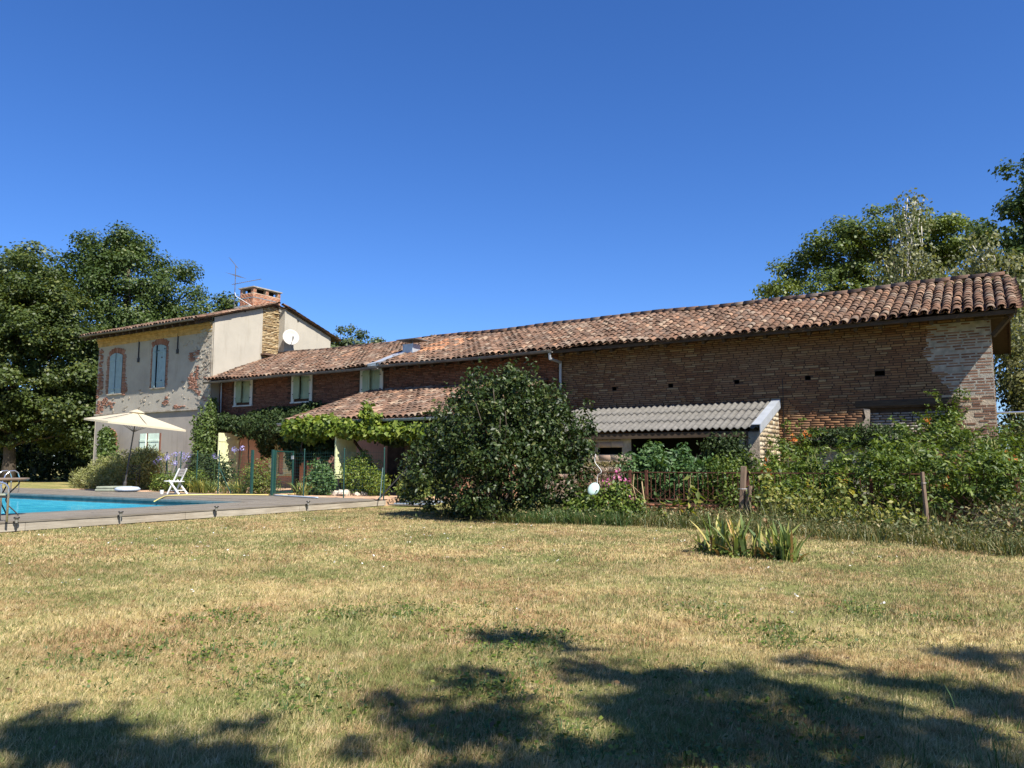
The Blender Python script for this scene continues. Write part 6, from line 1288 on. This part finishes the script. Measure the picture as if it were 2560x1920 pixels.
q = MB(); q.lathe([(.02, .05), (.10, .04), (.145, .02), (.16, 0), (.155, -.012), (.1, .02), (.02, .028)], 24); o = q.build('disc', DISCM, dc_, False, smooth=True); o.location = (0, 0, .50); o.rotation_euler = (rad(62), rad(24), rad(-20)); o.scale = (.72, .95, 1)
q = MB(); q.tube([(0, .02, -.2), (0, .02, .5)], .012, 6); q.build('disc_stem', ZINC, dc_, False)
# ------------------------------------------------------------------ grass and daisies
rg = np.random.RandomState(101)
def field(n, d0, d1, lat, wgt=1.0):
    d = np.sqrt(rg.uniform(d0*d0, d1*d1, n)); s = rg.uniform(-lat, lat, n)
    F2 = np.array([-math.sin(YAW), math.cos(YAW)]); R2 = np.array([math.cos(YAW), math.sin(YAW)])
    P = np.array([CAM.x, CAM.y]) + d[:, None]*(F2 + s[:, None]*R2)
    ok = ~((P[:, 0] < -14.85) & (P[:, 1] < -4)) & ~((P[:, 0] < -15) & (P[:, 1] > -6.6)) & (P[:, 1] < -7.5-.0*P[:, 0]) & ~(((P[:, 0]+9.4)**2 + (P[:, 1]+9.2)**2) < 1.2)
    return P[ok]
def grass(n, d0, d1, h, w, lean, per=12, cr=.03):
    Cn = field(n//per, d0, d1, .86); ci = rg.randint(0, len(Cn), n); P = Cn[ci] + rg.normal(size=(n, 2))*cr; m = len(P); GR.append(np.clip(.55*rg.rand(len(Cn))[ci] + .45*rg.rand(m), 0, .999)); a = rg.uniform(0, 6.283, m); ln = rg.uniform(0, lean, m)*1.0; hh_ = h*rg.uniform(.45, 1.25, m)
    big = np.sin(P[:, 0]*1.9+.7*np.sin(P[:, 1]*1.3))*np.sin(P[:, 1]*1.6+P[:, 0]*.6); hh_ *= 1+.25*big
    tip = np.stack([P[:, 0]+np.cos(a)*hh_*ln, P[:, 1]+np.sin(a)*hh_*ln, hh_*np.sqrt(np.maximum(1-.35*ln**2, .2))], 1); sd2 = np.stack([-np.sin(a+.8), np.cos(a+.8), np.zeros(m)], 1)*(w*rg.uniform(.6, 1.3, m))[:, None]
    B = np.stack([P[:, 0], P[:, 1], np.zeros(m)], 1); return np.stack([B-sd2, B+sd2, tip], 1)
GR = []; T = np.concatenate([grass(200000, 2.6, 5.2, .036, .0024, 1.5, 14, .022), grass(220000, 5.2, 9.5, .038, .0042, 1.5, 14, .03), grass(200000, 9.5, 17, .040, .008, 1.4, 10, .05), grass(70000, 17, 27, .045, .015, 1.2, 8, .08)])
npmesh('grass', T.reshape(-1, 3), np.arange(len(T)*3).reshape(-1, 3), BLADE, None, np.concatenate(GR)); setp(bpy.data.objects['grass'], kind='stuff')
# greener tufts and clover rosettes
tc = [(-3.9, -18.5), (-2.3, -17.4), (-4.6, -19.0), (-3.3, -20.6), (-2.2, -20.0), (-1.2, -19.6), (-.9, -20.4), (-.6, -20.8), (-1.9, -20.7), (-5.2, -19.5), (-4.9, -20.8), (-4.4, -20.3), (-1.5, -18.0), (-.8, -16.8), (-3.0, -18.9), (-2.6, -19.2)]
gt = [(x+rg.normal()*.28, y+rg.normal()*.2, 0) for x, y in tc for _ in range(9)]
blades('green_tufts', None, gt, 3200, .14, .06, .005, L_ELDER, 103, 1.0, 2, kind='stuff')
P = np.array(gt)[rg.randint(0, len(gt), 5200)] + np.stack([rg.normal(size=5200)*.14, rg.normal(size=5200)*.12, rg.uniform(.01, .045, 5200)], 1); V, F, k = leaf_geo(P, unit(rg.normal(size=P.shape)*.4+np.array([0, 0, 1])), .026, rg, .8, 0, False); setp(npmesh('clover', V, F, L_TRUMP, None, rg.rand(len(P))), kind='stuff')
lg = [(-.22+rg.normal()*.16, -19.9+rg.normal()*.3, 0) for _ in range(30)]; blades('tall_grass_tufts', None, lg, 90, .12, .13, .005, L_ELDER, 104, .7, 3, kind='stuff')
D_ = field(420, 6, 19, .72); cen = D_[rg.randint(0, 60, len(D_))] + rg.normal(size=D_.shape)*.5; P = np.concatenate([D_[:60], cen[:120]]); P = np.stack([P[:, 0], P[:, 1], rg.uniform(.03, .05, len(P))], 1); P = np.repeat(P, 3, 0)+rg.normal(size=(len(P)*3, 3))*np.array([.012, .012, .004])
P = P[P[:, 0] > -14.6]; V, F, k = leaf_geo(P, unit(rg.normal(size=P.shape)*.4+np.array([0, 0, 1])), .021, rg, .9, 0, False); setp(npmesh('daisies', V, F, F_WHITE, None, rg.rand(len(P))), kind='stuff')

FLp = field(700, 2.8, 16, .8); n_ = len(FLp); P = np.stack([FLp[:, 0], FLp[:, 1], rg.uniform(.02, .045, n_)], 1); V, F, k = leaf_geo(P, unit(rg.normal(size=P.shape)*.5+np.array([0, 0, 1])), .035, rg, .55, .1, False); setp(npmesh('fallen_leaves', V, F, L_BROWN, None, rg.rand(n_)), kind='stuff')
